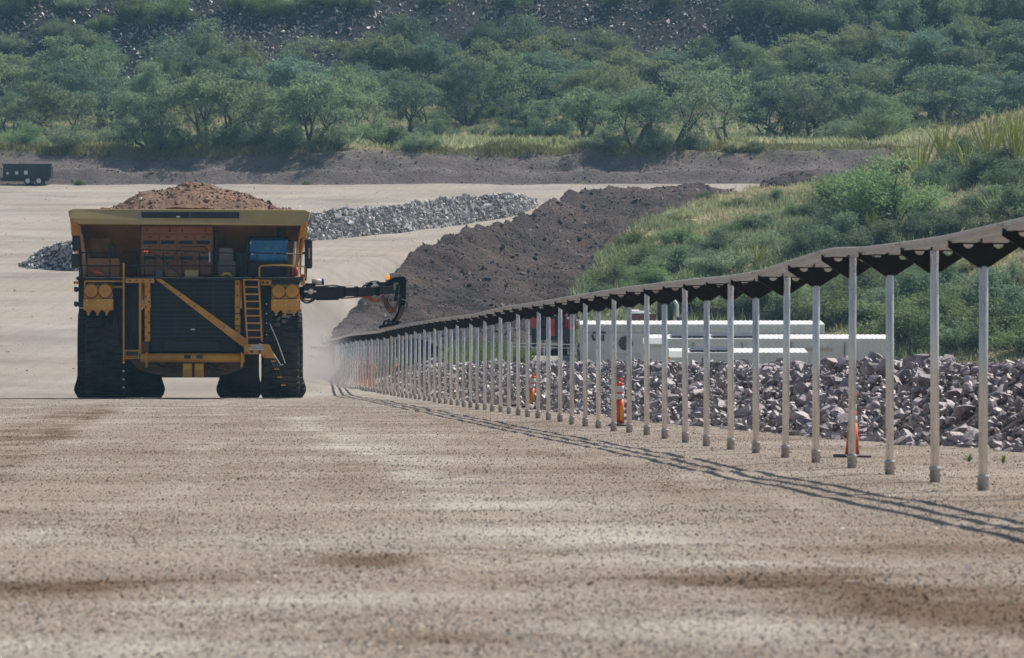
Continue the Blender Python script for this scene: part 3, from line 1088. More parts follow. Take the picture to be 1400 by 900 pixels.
def tube_marker(loc, tilt, rz, label, rad=.075):
    root = empty('delineator', loc)
    root.rotation_euler = (tilt[0], tilt[1], rz)
    tag(root, label, 'delineator post', 'orange safety markers behind the posts')
    b = MB(); b.lathe([(.26, 0), (.26, .03), (.20, .055), (.10, .06)], (0, 0, 0), 'z', 8); b.build('base', MAT['black'], root)
    for nm, mt, a, c in (('post_body', 'orangecone', .06, .55), ('reflective_band', 'reflective', .55, .66), ('orange_band', 'orangecone', .66, .70), ('reflective_band', 'reflective', .70, .82), ('post_top', 'orangecone', .82, .88)):
        b = MB(); b.lathe([(rad, a), (rad, c)], (0, 0, 0), 'z', 18); b.build(nm, MAT[mt], root)
    b = MB(); b.box((-.028, -rad - .006, .12), (.028, -rad + .02, .42)); b.build('yellow_label', MAT['signyellow'], root)
    b = MB()
    b.tube([(-.04, 0, .87), (-.045, 0, .93), (-.02, 0, .96), (.02, 0, .96), (.045, 0, .93), (.04, 0, .87)], .016, 8)
    b.build('grab_handle', MAT['orangecone'], root)
    return root


slim_cone(W(1165, 626, 55.8), (0, .02, ), .35, 'slim orange traffic cone on black base half hidden by a nearer post')
tube_marker(W(848, 583, 83), (0, 0), .3, 'upright orange delineator with two white bands between two posts, on black base')
t = tube_marker(W(725, 558, 113), (-.05, .12), .3, 'orange delineator tilted to the right against the rock berm', .07)
tube_marker(W(537, 512, 200), (0, .3), .3, 'far orange delineator tilted to the right among the crowded distant posts', .08)

# orange safety netting far along the rail
for k, (x0, x1, y0, y1, lb) in enumerate(((476, 489, 468, 532, 'left strip of orange safety netting hanging behind the farthest posts'), (494, 502, 472, 535, 'right narrow strip of orange safety netting hanging behind the far posts'))):
    Y = 214 - k * 6
    b = MB()
    nxx, nyy = 5, 12
    def pt(i, j):
        return W(x0 + (x1 - x0) * i / nxx + 1.5 * math.sin(j * 1.1 + k), y0 + (y1 - y0) * j / nyy, Y + .15 * math.sin(i * 2 + j)) + Vector((.4, 0, 0))
    for i in range(nxx + 1):
        for j in range(nyy):
            b.beam(pt(i, j), pt(i, j + 1), .05, .03)
    for j in range(nyy + 1):
        for i in range(nxx):
            b.beam(pt(i, j), pt(i + 1, j), .05, .03)
    o = b.build('safety_netting', MAT['netting'])
    tag(o, lb, 'netting', 'orange netting')

# ------------------------------------------------------------------ haul truck
TD = 150.0
TZ = float(ground_z(-11.8, 153)) - .03
truck = empty('haul_truck', W(259, 0, TD).xy.to_3d() + Vector((0, 0, TZ)), math.atan(RK))
tag(truck, 'giant yellow mining haul truck with blue cab facing the camera, loaded with dirt', 'haul truck')


def Q(px, py, d):
    D = TD + d
    return Vector(((px - 259) * D / F, d, CH - (py - HY) * D / F - TZ))


def qbox(b, x0, y0, x1, y1, d0, d1):
    a, c = Q(x0, y1, d0), Q(x1, y0, d0)
    return b.box((a.x, d0, a.z), (c.x, d1, c.z))


def T1(name, mat, x0, y0, x1, y1, d0, d1, parent=None, bev=.02):
    b = MB(); qbox(b, x0, y0, x1, y1, d0, d1)
    return b.build(name, MAT[mat] if isinstance(mat, str) else mat, parent or truck, bev)


# dump body ---------------------------------------------------------
b = MB()
lip = [(94, 289), (101, 286), (417, 286.5), (424.5, 289.5), (422, 301), (412, 308), (109, 307), (96, 299)]
body = MB()
# front wall sloping back under the canopy
wl = [Q(100, 301, 2.5), Q(420, 301, 2.5), Q(402, 384, 4.4), Q(120, 384, 4.4)]
body.prism(wl, (0, .18, 0))
# canopy plate
body.hexa([Q(109, 306.5, .22), Q(412, 307.5, .22), Q(418, 300, 3.2), Q(102, 300, 3.2), Q(104, 303, .22), Q(416, 303, .22), Q(418, 297, 3.2), Q(102, 297, 3.2)])
# side walls back to the tail
for sgn, xo, xi in ((-1, 96, 110), (1, 422, 410)):
    top_f, top_b = Q(xo, 289, .4), Q(xo, 289, 12.4)
    bot_f, bot_b = Q(xi + (-sgn) * 8, 380, 4.2), Q(xi + (-sgn) * 8, 420, 12.2)
    mid = Q(xo + (-sgn) * 3, 322, 2.4)
    w = Vector((-sgn * .14, 0, 0))
    body.prism([top_f, top_b, bot_b, bot_f, mid], w)
# floor
body.hexa([Q(120, 384, 4.3), Q(402, 384, 4.3), Q(402, 425, 12.2), Q(120, 425, 12.2), Q(120, 380, 4.3), Q(402, 380, 4.3), Q(402, 421, 12.2), Q(120, 421, 12.2)])
dbody = body.build('dump_body', MAT['yellow'], truck, .02)
b = MB()
f0 = [Q(x, y, 0 if y > 295 else .22) for x, y in lip]
b.prism(f0, (0, .2, 0))
b.build('canopy_lip', MAT['lip'], dbody, .02)
T1('name_board', 'navy', 194, 290, 327, 298.2, .06, .2, dbody, 0)
T1('board_mark', 'signwhite', 241, 295.6, 246, 297.6, .045, .065, dbody, 0)
T1('board_seam', 'grey', 259.5, 290, 260.5, 298.2, .045, .07, dbody, 0)
# side gussets under the canopy
for a in ([(97, 300), (109, 308), (118, 377), (113, 377), (104, 330), (101, 322)], [(420, 302), (411, 308), (399, 377), (405, 378), (410, 326), (417, 321)]):
    b = MB(); b.prism([Q(x, y, 1.2) for x, y in a], (0, 1.6, 0)); b.build('side_gusset', MAT['yellow'], dbody, .02)
for pts in (((110, 308), (119, 377)), ((113, 320), (120, 377))):
    b = MB(); b.tube([Q(pts[0][0], pts[0][1], 1.1), Q(pts[1][0], pts[1][1], 1.1)], .03, 8); b.build('support_pipe', MAT['tan'], dbody)
b = MB(); b.tube([Q(404, 330, 1.1), Q(402, 350, 1.1), Q(401, 376, 1.1)], .05, 8); b.build('support_pipe', MAT['signwhite'], dbody)
for x in (128, 150, 172, 310, 330, 352, 374, 393):
    b = MB(); b.hexa([Q(x, 309, 2.5), Q(x + 4, 309, 2.5), Q(x + 4, 309, 2.7), Q(x, 309, 2.7)][::-1] + [Q(x, 380, 4.2), Q(x + 4, 380, 4.2), Q(x + 4, 380, 4.4), Q(x, 380, 4.4)][::-1])
    b.build('wall_rib', MAT['yellow'], dbody)

# load
lx_tab = [(158, 288), (163, 284.5), (174, 278), (185, 271), (196, 266), (205, 262.5), (214, 261.5), (228, 261), (238, 257), (250, 253.5), (268, 251), (282, 254), (295, 259), (305, 262.5), (318, 263), (330, 266), (345, 270), (357, 275), (373, 284.5), (380, 289)]
load = MB()
xs = np.linspace(140, 398, 120)
ds = np.linspace(1.0, 11.5, 60)
Pl = np.zeros((len(ds), len(xs), 3))
for j, d in enumerate(ds):
    env = (1 - ((d - 6) / 5.6) ** 2)
    for i, x in enumerate(xs):
        p0 = Q(x, np.interp(x, [a for a, _ in lx_tab], [c for _, c in lx_tab]), 6)
        zb = Q(x, 293, 6).z
        Pl[j, i] = (p0.x, d, zb + max(p0.z - zb, -.4) * max(env, 0) ** .7 - .35 * (1 - max(env, 0)))
Pl[:, :, 2] += .22 * fbm(Pl[:, :, 0], Pl[:, :, 1], .9, 4, 77)
lme = grid_mesh('dirt_load', Pl, MAT['load'])
lo = link('dirt_load', lme)
lo.location = truck.location
lo.rotation_euler = truck.rotation_euler
tag(lo, 'heap of reddish brown dirt heaped above the rim of the haul truck body', 'dirt load')
Pq, _n = sample_mesh(lme, 2600, rng)
stones('dirt_clods', Pq, np.clip(np.exp(rng.normal(np.log(.11), .5, len(Pq))), .04, .45), P8, MAT['loadstone'], rng, lo)

# deck ----------------------------------------------------------------
deck = T1('deck', 'black', 105, 378.5, 415, 383, .25, 4.2)
T1('deck_beam', 'yellow', 116, 383.5, 170, 386, .3, .6)
T1('deck_beam', 'black', 117, 386, 155, 390, .35, .6)
T1('deck_beam', 'yellow', 172, 381, 211, 387, .15, .5)
T1('deck_beam', 'black', 372, 384, 410, 389, .35, .6)
T1('deck_bracket', 'yellow', 356, 382, 371, 390, .25, .5)
for x in (359.5, 365.5):
    b = MB(); c = Q(x, 386.5, .23); b.lathe([(.045, -.03), (.045, .03)], c, 'y', 10); b.build('bolt', MAT['black'], truck)
T1('deck_bracket', 'yellow', 411, 382, 417, 390, .4, .8)
T1('cross_tube', 'yellow', 155, 391, 168, 394, .5, .7)

# cabinets on the deck
cab1 = T1('control_cabinet', 'orange', 193, 309, 291.5, 376, 1.6, 3.0)
for k in range(2):
    x0 = 194 + k * 48.6
    b = MB(); qbox(b, x0, 310, x0 + 47.4, 319.5, 1.55, 1.62); pn = b.build('cabinet_panel', MAT['orange'], cab1, .01)
    for hx_ in (7, 38):
        T1('door_catch', 'black', x0 + hx_ - .6, 312.5, x0 + hx_ + .9, 317, 1.51, 1.56, pn, 0)
for k in range(4):
    x0 = 194.4 + k * 24.2
    for r_, (ya, yb_) in enumerate(((321, 341), (342.5, 362))):
        b = MB(); qbox(b, x0, ya, x0 + 22.8, yb_, 1.55, 1.62); pn = b.build('cabinet_panel', MAT['orange'], cab1, .01)
        b = MB()
        ly = ya + 7.6
        qbox(b, x0 + 1.4, ly, x0 + 21, ly + .9, 1.5, 1.56); qbox(b, x0 + 1.4, ly + 5, x0 + 21, ly + 5.8, 1.5, 1.56)
        qbox(b, x0 + 1.4, ly, x0 + 2.2, ly + 5.8, 1.5, 1.56); qbox(b, x0 + 20.2, ly, x0 + 21, ly + 5.8, 1.5, 1.56)
        b.build('vent_frame', MAT['grey'], pn)
        T1('vent', 'navy', x0 + 2.4, ly + 1, x0 + 20, ly + 4.9, 1.53, 1.56, pn, 0)
        T1('door_catch', 'black', x0 + 8.5, ya + 2.6, x0 + 14, ya + 4, 1.52, 1.56, pn, 0)
        T1('door_catch', 'black', x0 + 8.5, ya + 16, x0 + 14, ya + 17.2, 1.52, 1.56, pn, 0)
for x in (198, 201.6):
    b = MB(); b.lathe([(.024, -.03), (.024, .03)], Q(x, 344, 1.2), 'y', 10); b.build('indicator_lamp', MAT['redlamp'], truck)
T1('exhaust_box', 'chassis', 124, 326, 152, 353, 1.5, 2.6)
T1('storage_box', 'orange', 120, 353.5, 164, 379, .9, 1.6)
T1('storage_box_seam', 'chassis', 120.3, 364, 163.7, 365, .88, .92, None, 0)
b = MB()
for k in range(4):
    b.tube([Q(125 + k * 3, 368.5 + k * .7, .7), Q(130 + k * 3, 374, .66), Q(134 + k * 3.2, 377.5, .7)], .035, 6)
b.build('fire_hose', MAT['netting'], truck)
T1('pipe_box', 'black', 150, 335, 158, 353, 1.2, 1.6)
T1('grey_cabinet', 'grey', 299.5, 339, 319, 376, 1.3, 2.4)
T1('grey_cabinet_base', 'grey', 297, 357, 322, 378, 1.2, 2.4)
T1('junction_box', 'lip', 252.5, 369, 271.5, 380.5, .6, 1.0)
T1('junction_box', 'grey', 212, 370, 223, 380, .7, 1.1)
T1('junction_box', 'orange', 225, 370, 249, 379, .9, 1.3)
b = MB(); b.tube([Q(303, 378, .6), Q(307, 374, .6), Q(313, 374.5, .6), Q(317, 379, .6)], .06, 8); b.build('lifting_sling', MAT['signyellow'], truck)
T1('battery_box', 'black', 322, 345, 337, 379, 1.6, 2.8)
T1('grid_side_duct', 'black', 293, 316, 298, 376, 1.7, 3.0)

# cab
cab = MB()
cab.hexa([Q(338, 379, 1.1), Q(393, 379, 1.1), Q(393, 379, 3.4), Q(338, 379, 3.4), Q(338.5, 357.5, 1.0), Q(393.5, 357.5, 1.0), Q(394, 357.5, 3.4), Q(338, 357.5, 3.4)])
cab = cab.build('cab', MAT['navy'], truck, .03)
b = MB()
b.hexa([Q(338.5, 357.3, 1.0), Q(394, 357.3, 1.0), Q(394, 357.3, 3.3), Q(338.5, 357.3, 3.3), Q(339, 326, 1.12), Q(394, 326, 1.12), Q(394, 326, 3.3), Q(339, 326, 3.3)])
b.build('windscreen', MAT['glass'], cab, .07)
b = MB()
b.hexa([Q(337, 326, .9), Q(395, 326, .9), Q(395, 326, 3.5), Q(337, 326, 3.5), Q(339, 323.4, 1.0), Q(393, 323.4, 1.0), Q(393, 323.4, 3.5), Q(339, 323.4, 3.5)])
b.build('cab_roof', MAT['navy'], cab, .02)
T1('cab_pillar', 'navy', 337.2, 326, 339.4, 358, .96, 1.2, cab, .01)
for x0, y0, x1, y1 in ((362, 336, 369, 342), (374, 336, 380, 341), (383, 346, 388, 350)):
    T1('sticker', 'sticker', x0, y0, x1, y1, 1.03, 1.06, cab, 0)
for x, y in ((342.5, 332), (345, 347.5), (375.5, 346.5)):
    b = MB(); b.lathe([(.035, -.02), (.035, .02)], Q(x, y, .96), 'y', 8); b.build('marker_light', MAT['reflective'], cab)
b = MB(); b.tube([Q(352, 356, .96), Q(351, 348, .98)], .015, 6); b.build('wiper', MAT['black'], cab)
b = MB(); b.tube([Q(384, 325, 1.3), Q(384, 312.5, 1.3)], .13, 12); b.build('exhaust_stack', MAT['black'], truck)
b = MB(); b.lathe([(.03, -.1), (.03, .1)], Q(397, 329, 1.2), 'x', 8); b.build('cab_lamp', MAT['black'], truck)

# handrails
def rails(name, mat, lines, r=.022, par=None):
    b = MB()
    for ln in lines:
        b.tube([Q(*p) for p in ln], r, 6)
    return b.build(name, MAT[mat], par or truck)


rails('handrail', 'black', [[(112, 346, .5), (166, 346, .5)], [(112, 363.5, .5), (166, 363.5, .5)]] + [[(x, 345.5, .5), (x, 380, .5)] for x in (120, 151, 166)])
rails('handrail', 'black', [[(168, 345, .6), (187, 341, .6), (336, 347, .6)], [(168, 364, .6), (336, 363.5, .6)]] + [[(x, 346, .6), (x, 380, .6)] for x in (187, 198, 212, 223.5, 249, 273, 289, 298, 329, 336)])
rails('handrail', 'black', [[(238, 347.5, 1.1), (249, 337.5, 1.1), (279, 337.5, 1.1), (287, 346.5, 1.1)], [(214, 348, .55), (249, 379, .55), (266, 389, .55)]])
rails('handrail', 'black', [[(338, 345.5, .45), (413, 347.5, .45)], [(329, 345, .45), (329, 381, .45)], [(411, 347, .45), (411, 378, .45)]])
rails('yellow_handrail', 'yellow', [[(354.5, 380, .3), (354.5, 366, .3), (357, 363.3, .3), (374, 362.2, .3), (412, 364, .3), (416.5, 365, .3), (417, 380, .3)]], .035)
rails('steel_grab_rail', 'signwhite', [[(286.5, 344, .58), (286.5, 359, .58)]], .025)
b = MB(); b.tube([Q(404, 366, .5), Q(404, 377, .5)], .085, 12); b.tube([Q(404, 366, .5), Q(404, 364, .5)], .03, 8); b.build('fire_extinguisher', MAT['redpaint'], truck)
b = MB(); b.lathe([(.09, -.06), (.09, .04), (.06, .08)], Q(413.5, 378, .35), 'z', 12); b.build('amber_marker', MAT['amberdull'], truck)
rails('antenna_mast', 'black', [[(192.3, 380, .5), (192.3, 274, .5)]], .03)
b = MB(); b.lathe([(.06, -.05), (.06, .05)], Q(192.3, 272, .5), 'z', 10); b.build('mast_lamp', MAT['reflective'], truck)
# mirrors
for y0, y1, x0, x1 in ((322.5, 343, 99.5, 110), (347, 366.5, 98.5, 109.5)):
    b = MB(); qbox(b, x0, y0, x1, y1, .3, .5); mr = b.build('mirror', MAT['black'], truck, .04)
    T1('mirror_bracket', 'black', x0 - 2, (y0 + y1) / 2 - 1, x0 + 3, (y0 + y1) / 2 + 1.5, .25, .32, mr)
rails('mirror_arm', 'black', [[(109, 330, .5), (111, 350, .5), (112, 382, .5)]], .05)
T1('mirror_mount', 'black', 108.5, 366, 114, 384, .4, .7)
b = MB(); qbox(b, 416.5, 326, 427, 367, .35, .55); mr = b.build('mirror', MAT['black'], truck, .05)
T1('mirror_bracket', 'tan', 421.8, 339, 423.6, 353, .33, .36, mr, 0)
rails('mirror_arm', 'black', [[(413, 346.5, .5), (418, 345, .5)], [(417.5, 345, .5), (418.5, 370, .5), (417.5, 384, .5)]], .045)
T1('reflector', 'amberdull', 101.5, 385, 109, 388.5, .4, .55)
for y in (392, 412):
    b = MB()
    b.prism([Q(x, y_, .5) for x, y_ in ((102, y + 1), (104, y), (108, y + 1.5), (116, y), (116, y + 8), (108, y + 6.5), (104, y + 8), (102, y + 6))], (0, .35, 0))
    b.build('work_lamp', MAT['black'], truck, .02)
T1('lamp_bracket', 'black', 108, 381, 116, 421, .7, .9)

# headlamp boxes
def lampbox(x0, x1, y0, xs_):
    bx = T1('headlamp_box', 'yellow', x0, y0, x1, 408.5, .3, 1.1)
    lw = T1('lower_guard', 'yellow', x0 - .8, 408.8, x1 + 1.2, 424, .22, .9, bx)
    for x in xs_:
        b = MB(); c = Q(x, 398, .3); b.lathe([(.285, -.005), (.285, -.03), (.25, -.03)], (c.x, c.y, c.z), 'y', 28)
        hl = b.build('headlamp', MAT['chassis'], bx)
        b = MB(); b.lathe([(.245, -.02), (.245, -.05), (.20, -.075), (.07, -.06)], (c.x, c.y, c.z), 'y', 28)
        b.build('lamp_cover', MAT['yellow'], hl)
        b = MB(); b.lathe([(.065, -.055), (.05, -.10)], (c.x, c.y, c.z), 'y', 12); b.build('headlamp_lens', MAT['lens'], hl)
    w = x1 - x0
    for k in range(3):
        xm = x0 + w * (.16 + .32 * k)
        b = MB()
        b.prism([Q(x, y, .4) for x, y in ((xm - 5.5, 424), (xm + 5.5, 424), (xm + 1.6, 428), (xm + 1.3, 431.5), (xm - 1.3, 431.5), (xm - 1.6, 428))], (0, .12, 0))
        b.build('guard_tooth', MAT['yellow'], bx)
    for k in range(3):
        for y in (411, 417):
            b = MB(); c = Q(x0 + 4 + (w - 8) * k / 2, y, .2); b.lathe([(.025, -.02), (.025, .02)], c, 'y', 6); b.build('bolt', MAT['reflective'], lw)


lampbox(115.5, 154, 390, (125.3, 144.3))
lampbox(371.5, 409.5, 389, (380.8, 399.2))

# radiator and front frame
rad = T1('radiator', 'navy', 206.5, 383, 323, 482, .75, 2.4)
b = MB(); qbox(b, 207.5, 0, 322, 1.9, .66, .74)
sl_me = None
for k in range(13):
    y = 387 + k * 6
    o = T1('slat', 'slat', 208, y, 322, y + 1.3, .64, .76, rad, 0)
for x in (237, 263, 290):
    T1('grille_bar', 'tealpaint', x, 384, x + 4, 462, .70, .745, rad, 0)
T1('lower_grille', 'navy', 223, 466, 301, 481, .6, .78, rad, .02)
T1('lower_grille_frame', 'black', 220, 463.5, 304, 465.5, .58, .78, rad, 0)
T1('tag_plate', 'reflective', 261, 449.5, 266.5, 451.5, .6, .64, rad, 0)
T1('frame_post', 'yellow', 198, 386.5, 205.5, 467, .35, .7)
T1('frame_post', 'yellow', 190, 387, 193.5, 484, .3, .5)
T1('frame_post', 'yellow', 168.3, 360, 170.6, 495, .2, .3, None, 0)
T1('frame_post', 'yellow', 321, 381, 328.5, 457, .4, .75)
T1('frame_foot', 'chassis', 194, 466, 204, 482, .4, .8)
b = MB(); b.prism([Q(x, y, .15) for x, y in ((212.5, 381.5), (220.5, 381.5), (339, 465), (339, 474), (331, 474))], (0, .2, 0)); b.build('diagonal_brace', MAT['yellow'], truck, .015)
for y in (428, 445):
    T1('strap', 'black', 320.6, y, 329, y + 1.2, .37, .42, None, 0)
# ladder
lad = MB()
for a, c in (((333, 382), (338, 467)), ((353.5, 382), (358, 467))):
    lad.beam(Q(a[0], a[1], .2), Q(c[0], c[1], .05), .06, .10, (0, 1, 0))
lad = lad.build('ladder', MAT['yellow'], truck)
for k in range(9):
    t_ = k / 8.5
    y = 382.5 + 84 * t_
    b = MB(); b.beam(Q(333 + 5 * t_, y, .2 - .15 * t_), Q(353.5 + 4.5 * t_, y, .2 - .15 * t_), .10, .05); b.build('rung', MAT['yellow'], lad)
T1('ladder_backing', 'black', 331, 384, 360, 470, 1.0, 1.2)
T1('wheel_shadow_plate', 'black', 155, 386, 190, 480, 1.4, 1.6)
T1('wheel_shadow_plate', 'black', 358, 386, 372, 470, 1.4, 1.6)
# lower platform with signs
b = MB(); b.prism([Q(x, y, 0) for x, y in ((333, 470.5), (368, 470.5), (377, 490), (362, 490), (357, 484.5), (334, 484.5))], (0, .7, 0)); lp = b.build('lower_platform', MAT['yellow'], truck, .015)
for k, (y0, y1, x0, x1) in enumerate(((471.6, 474.4, 343.5, 359.5), (475.4, 478.6, 341.5, 360.5))):
    sg = T1('warning_sign', 'signwhite', x0, y0, x1, y1, -.03, -.01, lp, 0)
b = MB()
for k in range(12):
    x = 343 + k * 1.45
    qbox(b, x, 476.4, x + .9, 477.6, -.036, -.028)
for k in range(9):
    x = 345 + k * 1.6
    qbox(b, x, 472.5, x + 1, 473.5, -.036, -.028)
b.build('sign_lettering', MAT['plate'], lp)
for x in (344, 355):
    b = MB(); b.lathe([(.06, -.02), (.06, .02)], Q(x, 481, -.01), 'y', 10); b.build('tow_eye', MAT['chassis'], lp)
T1('tail_reflector', 'redpaint', 335, 482, 339, 484, -.02, 0, lp, 0)
for k, (x, y) in enumerate(((374, 493), (378.5, 504), (383, 515), (387.5, 526))):
    T1('step', 'yellow', x - 3.5, y, x + 3, y + 1.6, .1, .45, None, 0)
rails('step_hanger', 'black', [[(369, 488, .15), (386, 528, .15)], [(374, 488, .15), (390.5, 528, .15)]], .02)
rails('step_handrail', 'signwhite', [[(369, 443, .1), (379, 466, .1), (390, 497, .1)], [(374, 484, .1), (384, 499.5, .1), (387, 498.5, .1)]], .02)
# bumper tube and boxes
b = MB(); b.tube([Q(192, 489.5, .3), Q(334, 489.5, .3)], .165, 16); bp = b.build('bumper', MAT['yellow'], truck)
for x0 in (196, 326):
    T1('bumper_clamp', 'yellow', x0 + 3, 482, x0 + 6, 503, .1, .5, bp)
T1('bumper_plate', 'black', 252, 485.5, 260.5, 490.5, .1, .2, bp, 0)
T1('bumper_plate', 'plate', 268.5, 485.5, 277, 490.5, .1, .2, bp, 0)
st_ = T1('step_box', 'yellow', 170.5, 478.5, 191, 488, .2, .7)
T1('step_tread', 'black', 172, 480.5, 189, 486.5, .17, .22, st_, 0)
T1('bumper_arm', 'yellow', 170, 488, 206, 491.5, .35, .6)
for x0 in (250, 266):
    pk = T1('tow_block', 'yellow', x0, 497, x0 + 12.6, 516, .35, .6)
    T1('tow_label', 'signyellow', x0 + 1, 499, x0 + 11.5, 505, .33, .36, pk, 0)
b = MB()
ax_pts = [(178, 492), (336, 492), (330, 505), (315, 511), (290, 515.5), (259, 516.5), (225, 514.5), (205, 510.5), (188, 505)]
b.prism([Q(x, y, 1.3) for x, y in ax_pts], (0, 2.2, 0)); b.build('front_axle', MAT['chassis'], truck, .03)
b = MB(); qbox(b, 195, 485, 325, 505, 3.6, 11.5); b.build('chassis_rail', MAT['chassis'], truck)
b = MB(); b.tube([Q(180, 497, 8.9), Q(340, 497, 8.9)], .55, 16); b.build('rear_axle', MAT['chassis'], truck)
# bolts, hoses and steering gear on the front frame
for x, y, d_ in [(199.5, 392 + 14 * k, .33) for k in range(6)] + [(204, 399 + 14 * k, .33) for k in range(5)] + [(324.5, 388 + 16 * k, .38) for k in range(5)] + [(226 + 20 * k, 389.5 + 14.6 * k, .13) for k in range(6)] + [(178 + 9 * k, 384, .13) for k in range(4)]:
    b = MB(); b.lathe([(.035, -.02), (.035, .02)], Q(x, y, d_), 'y', 8); b.build('bolt', MAT['chassis'], truck)
for k in range(4):
    b = MB(); b.tube([Q(157 + k * 3, 388, 1.2), Q(158 + k * 4, 410, 1.1), Q(160 + k * 5, 440, 1.15), Q(166 + k * 6, 472, 1.2)], .03, 6); b.build('hydraulic_hose', MAT['rubber'], truck)
for x0, x1 in ((205, 238), (280, 313)):
    b = MB(); b.tube([Q(x0, 500, 1.2), Q(x1, 506, 1.2)], .10, 10); b.build('steering_cylinder', MAT['chassis'], truck)
for k in range(3):
    b = MB(); b.tube([Q(210 + k * 36, 493, .6), Q(222 + k * 36, 502, .8), Q(236 + k * 36, 494, .6)], .025, 6); b.build('hydraulic_hose', MAT['rubber'], truck)
for k in range(9):
    T1('deck_grating_edge', 'grey', 117 + k * 33, 379.2, 117 + k * 33 + 30, 380.2, .23, .26, None, 0)
# hanging reflectors on a chain
rails('reflector_chain', 'black', [[(169, 495, .2), (169.3, 545, .2)]], .015)
for y in (495, 506.5, 518, 529, 545):
    T1('chain_reflector', 'reflective', 168, y, 171, y + 1.8, .16, .2, None, 0)
for y in (415, 428, 441, 457):
    T1('chain_reflector', 'reflective', 363.4, y, 364.8, y + 1.6, .3, .34, None, 0)
rails('reflector_chain', 'black', [[(364.3, 392, .36), (365.5, 475, .36)]], .02)

# wheels
def tyre(mb, R, w, nl=40):
    prof = [(R * .55, -w * .40), (R * .74, -w * .50), (R * .90, -w * .52), (R * .965, -w * .46), (R * .965, w * .46), (R * .90, w * .52), (R * .74, w * .50), (R * .55, w * .40)]
    mb.lathe(prof, (0, 0, 0), 'x', 48)
    for k in range(nl):
        for sg in (-1, 1):
            a = 2 * math.pi * (k + (.5 if sg > 0 else 0)) / nl
            a2 = a + .05
            da = math.pi / nl * .66
            q = []
            for rr in (R * .955, R):
                for (ang_, x_) in ((a - da, .03 * sg * w), (a + da, .03 * sg * w), (a2 + da, .50 * sg * w), (a2 - da, .50 * sg * w)):
                    q.append((x_, rr * math.cos(ang_), rr * math.sin(ang_)))
            mb.hexa(q)


def flatten(me, R, bulge):
    for v in me.vertices:
        zb = v.co.z + R
        side = min(1.0, abs(v.co.x) / .55)
        v.co.x *= 1 + side * bulge * math.exp(-((zb - .42) / .30) ** 2)
        if zb < .10:
            v.co.z += (.10 - zb) * .8


R1 = 1.78
b = MB(); tyre(b, R1, 1.30); ty_f = b.mesh('tyre', MAT['rubber']); flatten(ty_f, R1, .07)
b = MB(); tyre(b, R1, 1.42); ty_r = b.mesh('tyre', MAT['rubber']); flatten(ty_r, R1, .20)
b = MB(); b.lathe([(R1 * .5, -.45), (R1 * .56, -.5), (R1 * .56, .5), (R1 * .5, .45), (R1 * .3, .3), (R1 * .15, .34)], (0, 0, 0), 'x', 32); rim_me = b.mesh('rim', MAT['yellow'])
zc = R1 - .03
for px, d, me in ((144, 3.0, ty_f), (383, 3.0, ty_f), (134.5, 8.9, ty_r), (195, 8.9, ty_r), (327.5, 8.9, ty_r), (387, 8.9, ty_r)):
    w = empty('wheel', (0, 0, 0)); w.parent = truck
    w.location = (Q(px, 500, d).x, d, zc - (.0 if d < 5 else .05))
    link('tyre', me, w)
    link('rim', rim_me, w)

# collector arm reaching to the rail
arm = MB()
arm.beam(Q(408, 400, 1.4), Q(462, 400, 3.2), .6, .44)
arm.beam(Q(450, 399.5, 2.9), Q(505, 398.5, 5.0), .45, .34)
arm.beam(Q(498, 398, 4.8), Q(534, 396, 6.2), .34, .30)
arm.beam(Q(440, 403, 2.5), Q(455, 403, 3.0), .62, .40)
for x_, d_ in ((421, 1.9), (446, 2.7), (470, 3.6), (487, 4.3), (503, 5.0), (517, 5.5)):
    arm.beam(Q(x_, 391.5, d_ - .1), Q(x_, 408 - (x_ - 421) * .04, d_ - .1), .16, .5, (0, 1, 0))
arm.beam(Q(417, 391, 1.7), Q(428, 391, 2.0), .3, .2)
arm.beam(Q(503, 389.5, 5.0), Q(524, 389, 5.8), .22, .2)
arm = arm.build('collector_arm', MAT['armblack'], truck, .02)
DH = 6.4
b = MB()
b.prism([Q(x, y, DH) for x, y in ((524, 391), (533, 381), (541, 378.5), (552, 377.5), (556, 380), (556, 390), (549, 391), (545, 385), (540, 386), (535, 394), (533, 402), (524, 402))], (0, .4, 0))
b.build('arm_head', MAT['armblack'], arm, .02)
b = MB()
b.prism([Q(x, y, DH) for x, y in ((548, 384), (556, 384), (555.5, 412), (553, 424), (547, 436), (539, 441), (538, 437), (545, 425), (547, 405))], (0, .3, 0))
b.beam(Q(545, 388, DH - .05), Q(541, 412, DH - .05), .12, .12)
b.build('drop_arm', MAT['armblack'], arm, .02)
b = MB(); b.prism([Q(x, y, DH - .06) for x, y in ((550, 417), (554.5, 419), (552, 430), (545, 439), (541, 439), (546, 428))], (0, .1, 0)); b.build('arm_cover', MAT['chassis'], arm, .01)
b = MB()
b.beam(Q(519, 447.2, DH), Q(546, 441.5, DH), .5, .10)
for k in range(4):
    x = 524 + k * 6
    b.beam(Q(x, 445.5 - k * 1.2, DH), Q(x + 3, 438 - k * 1.5, DH), .08, .08)
b.tube([Q(527, 438, DH), Q(533, 440.5, DH), Q(541, 436, DH), Q(549, 441, DH)], .035, 6)
b.build('contact_shoe', MAT['armblack'], arm)
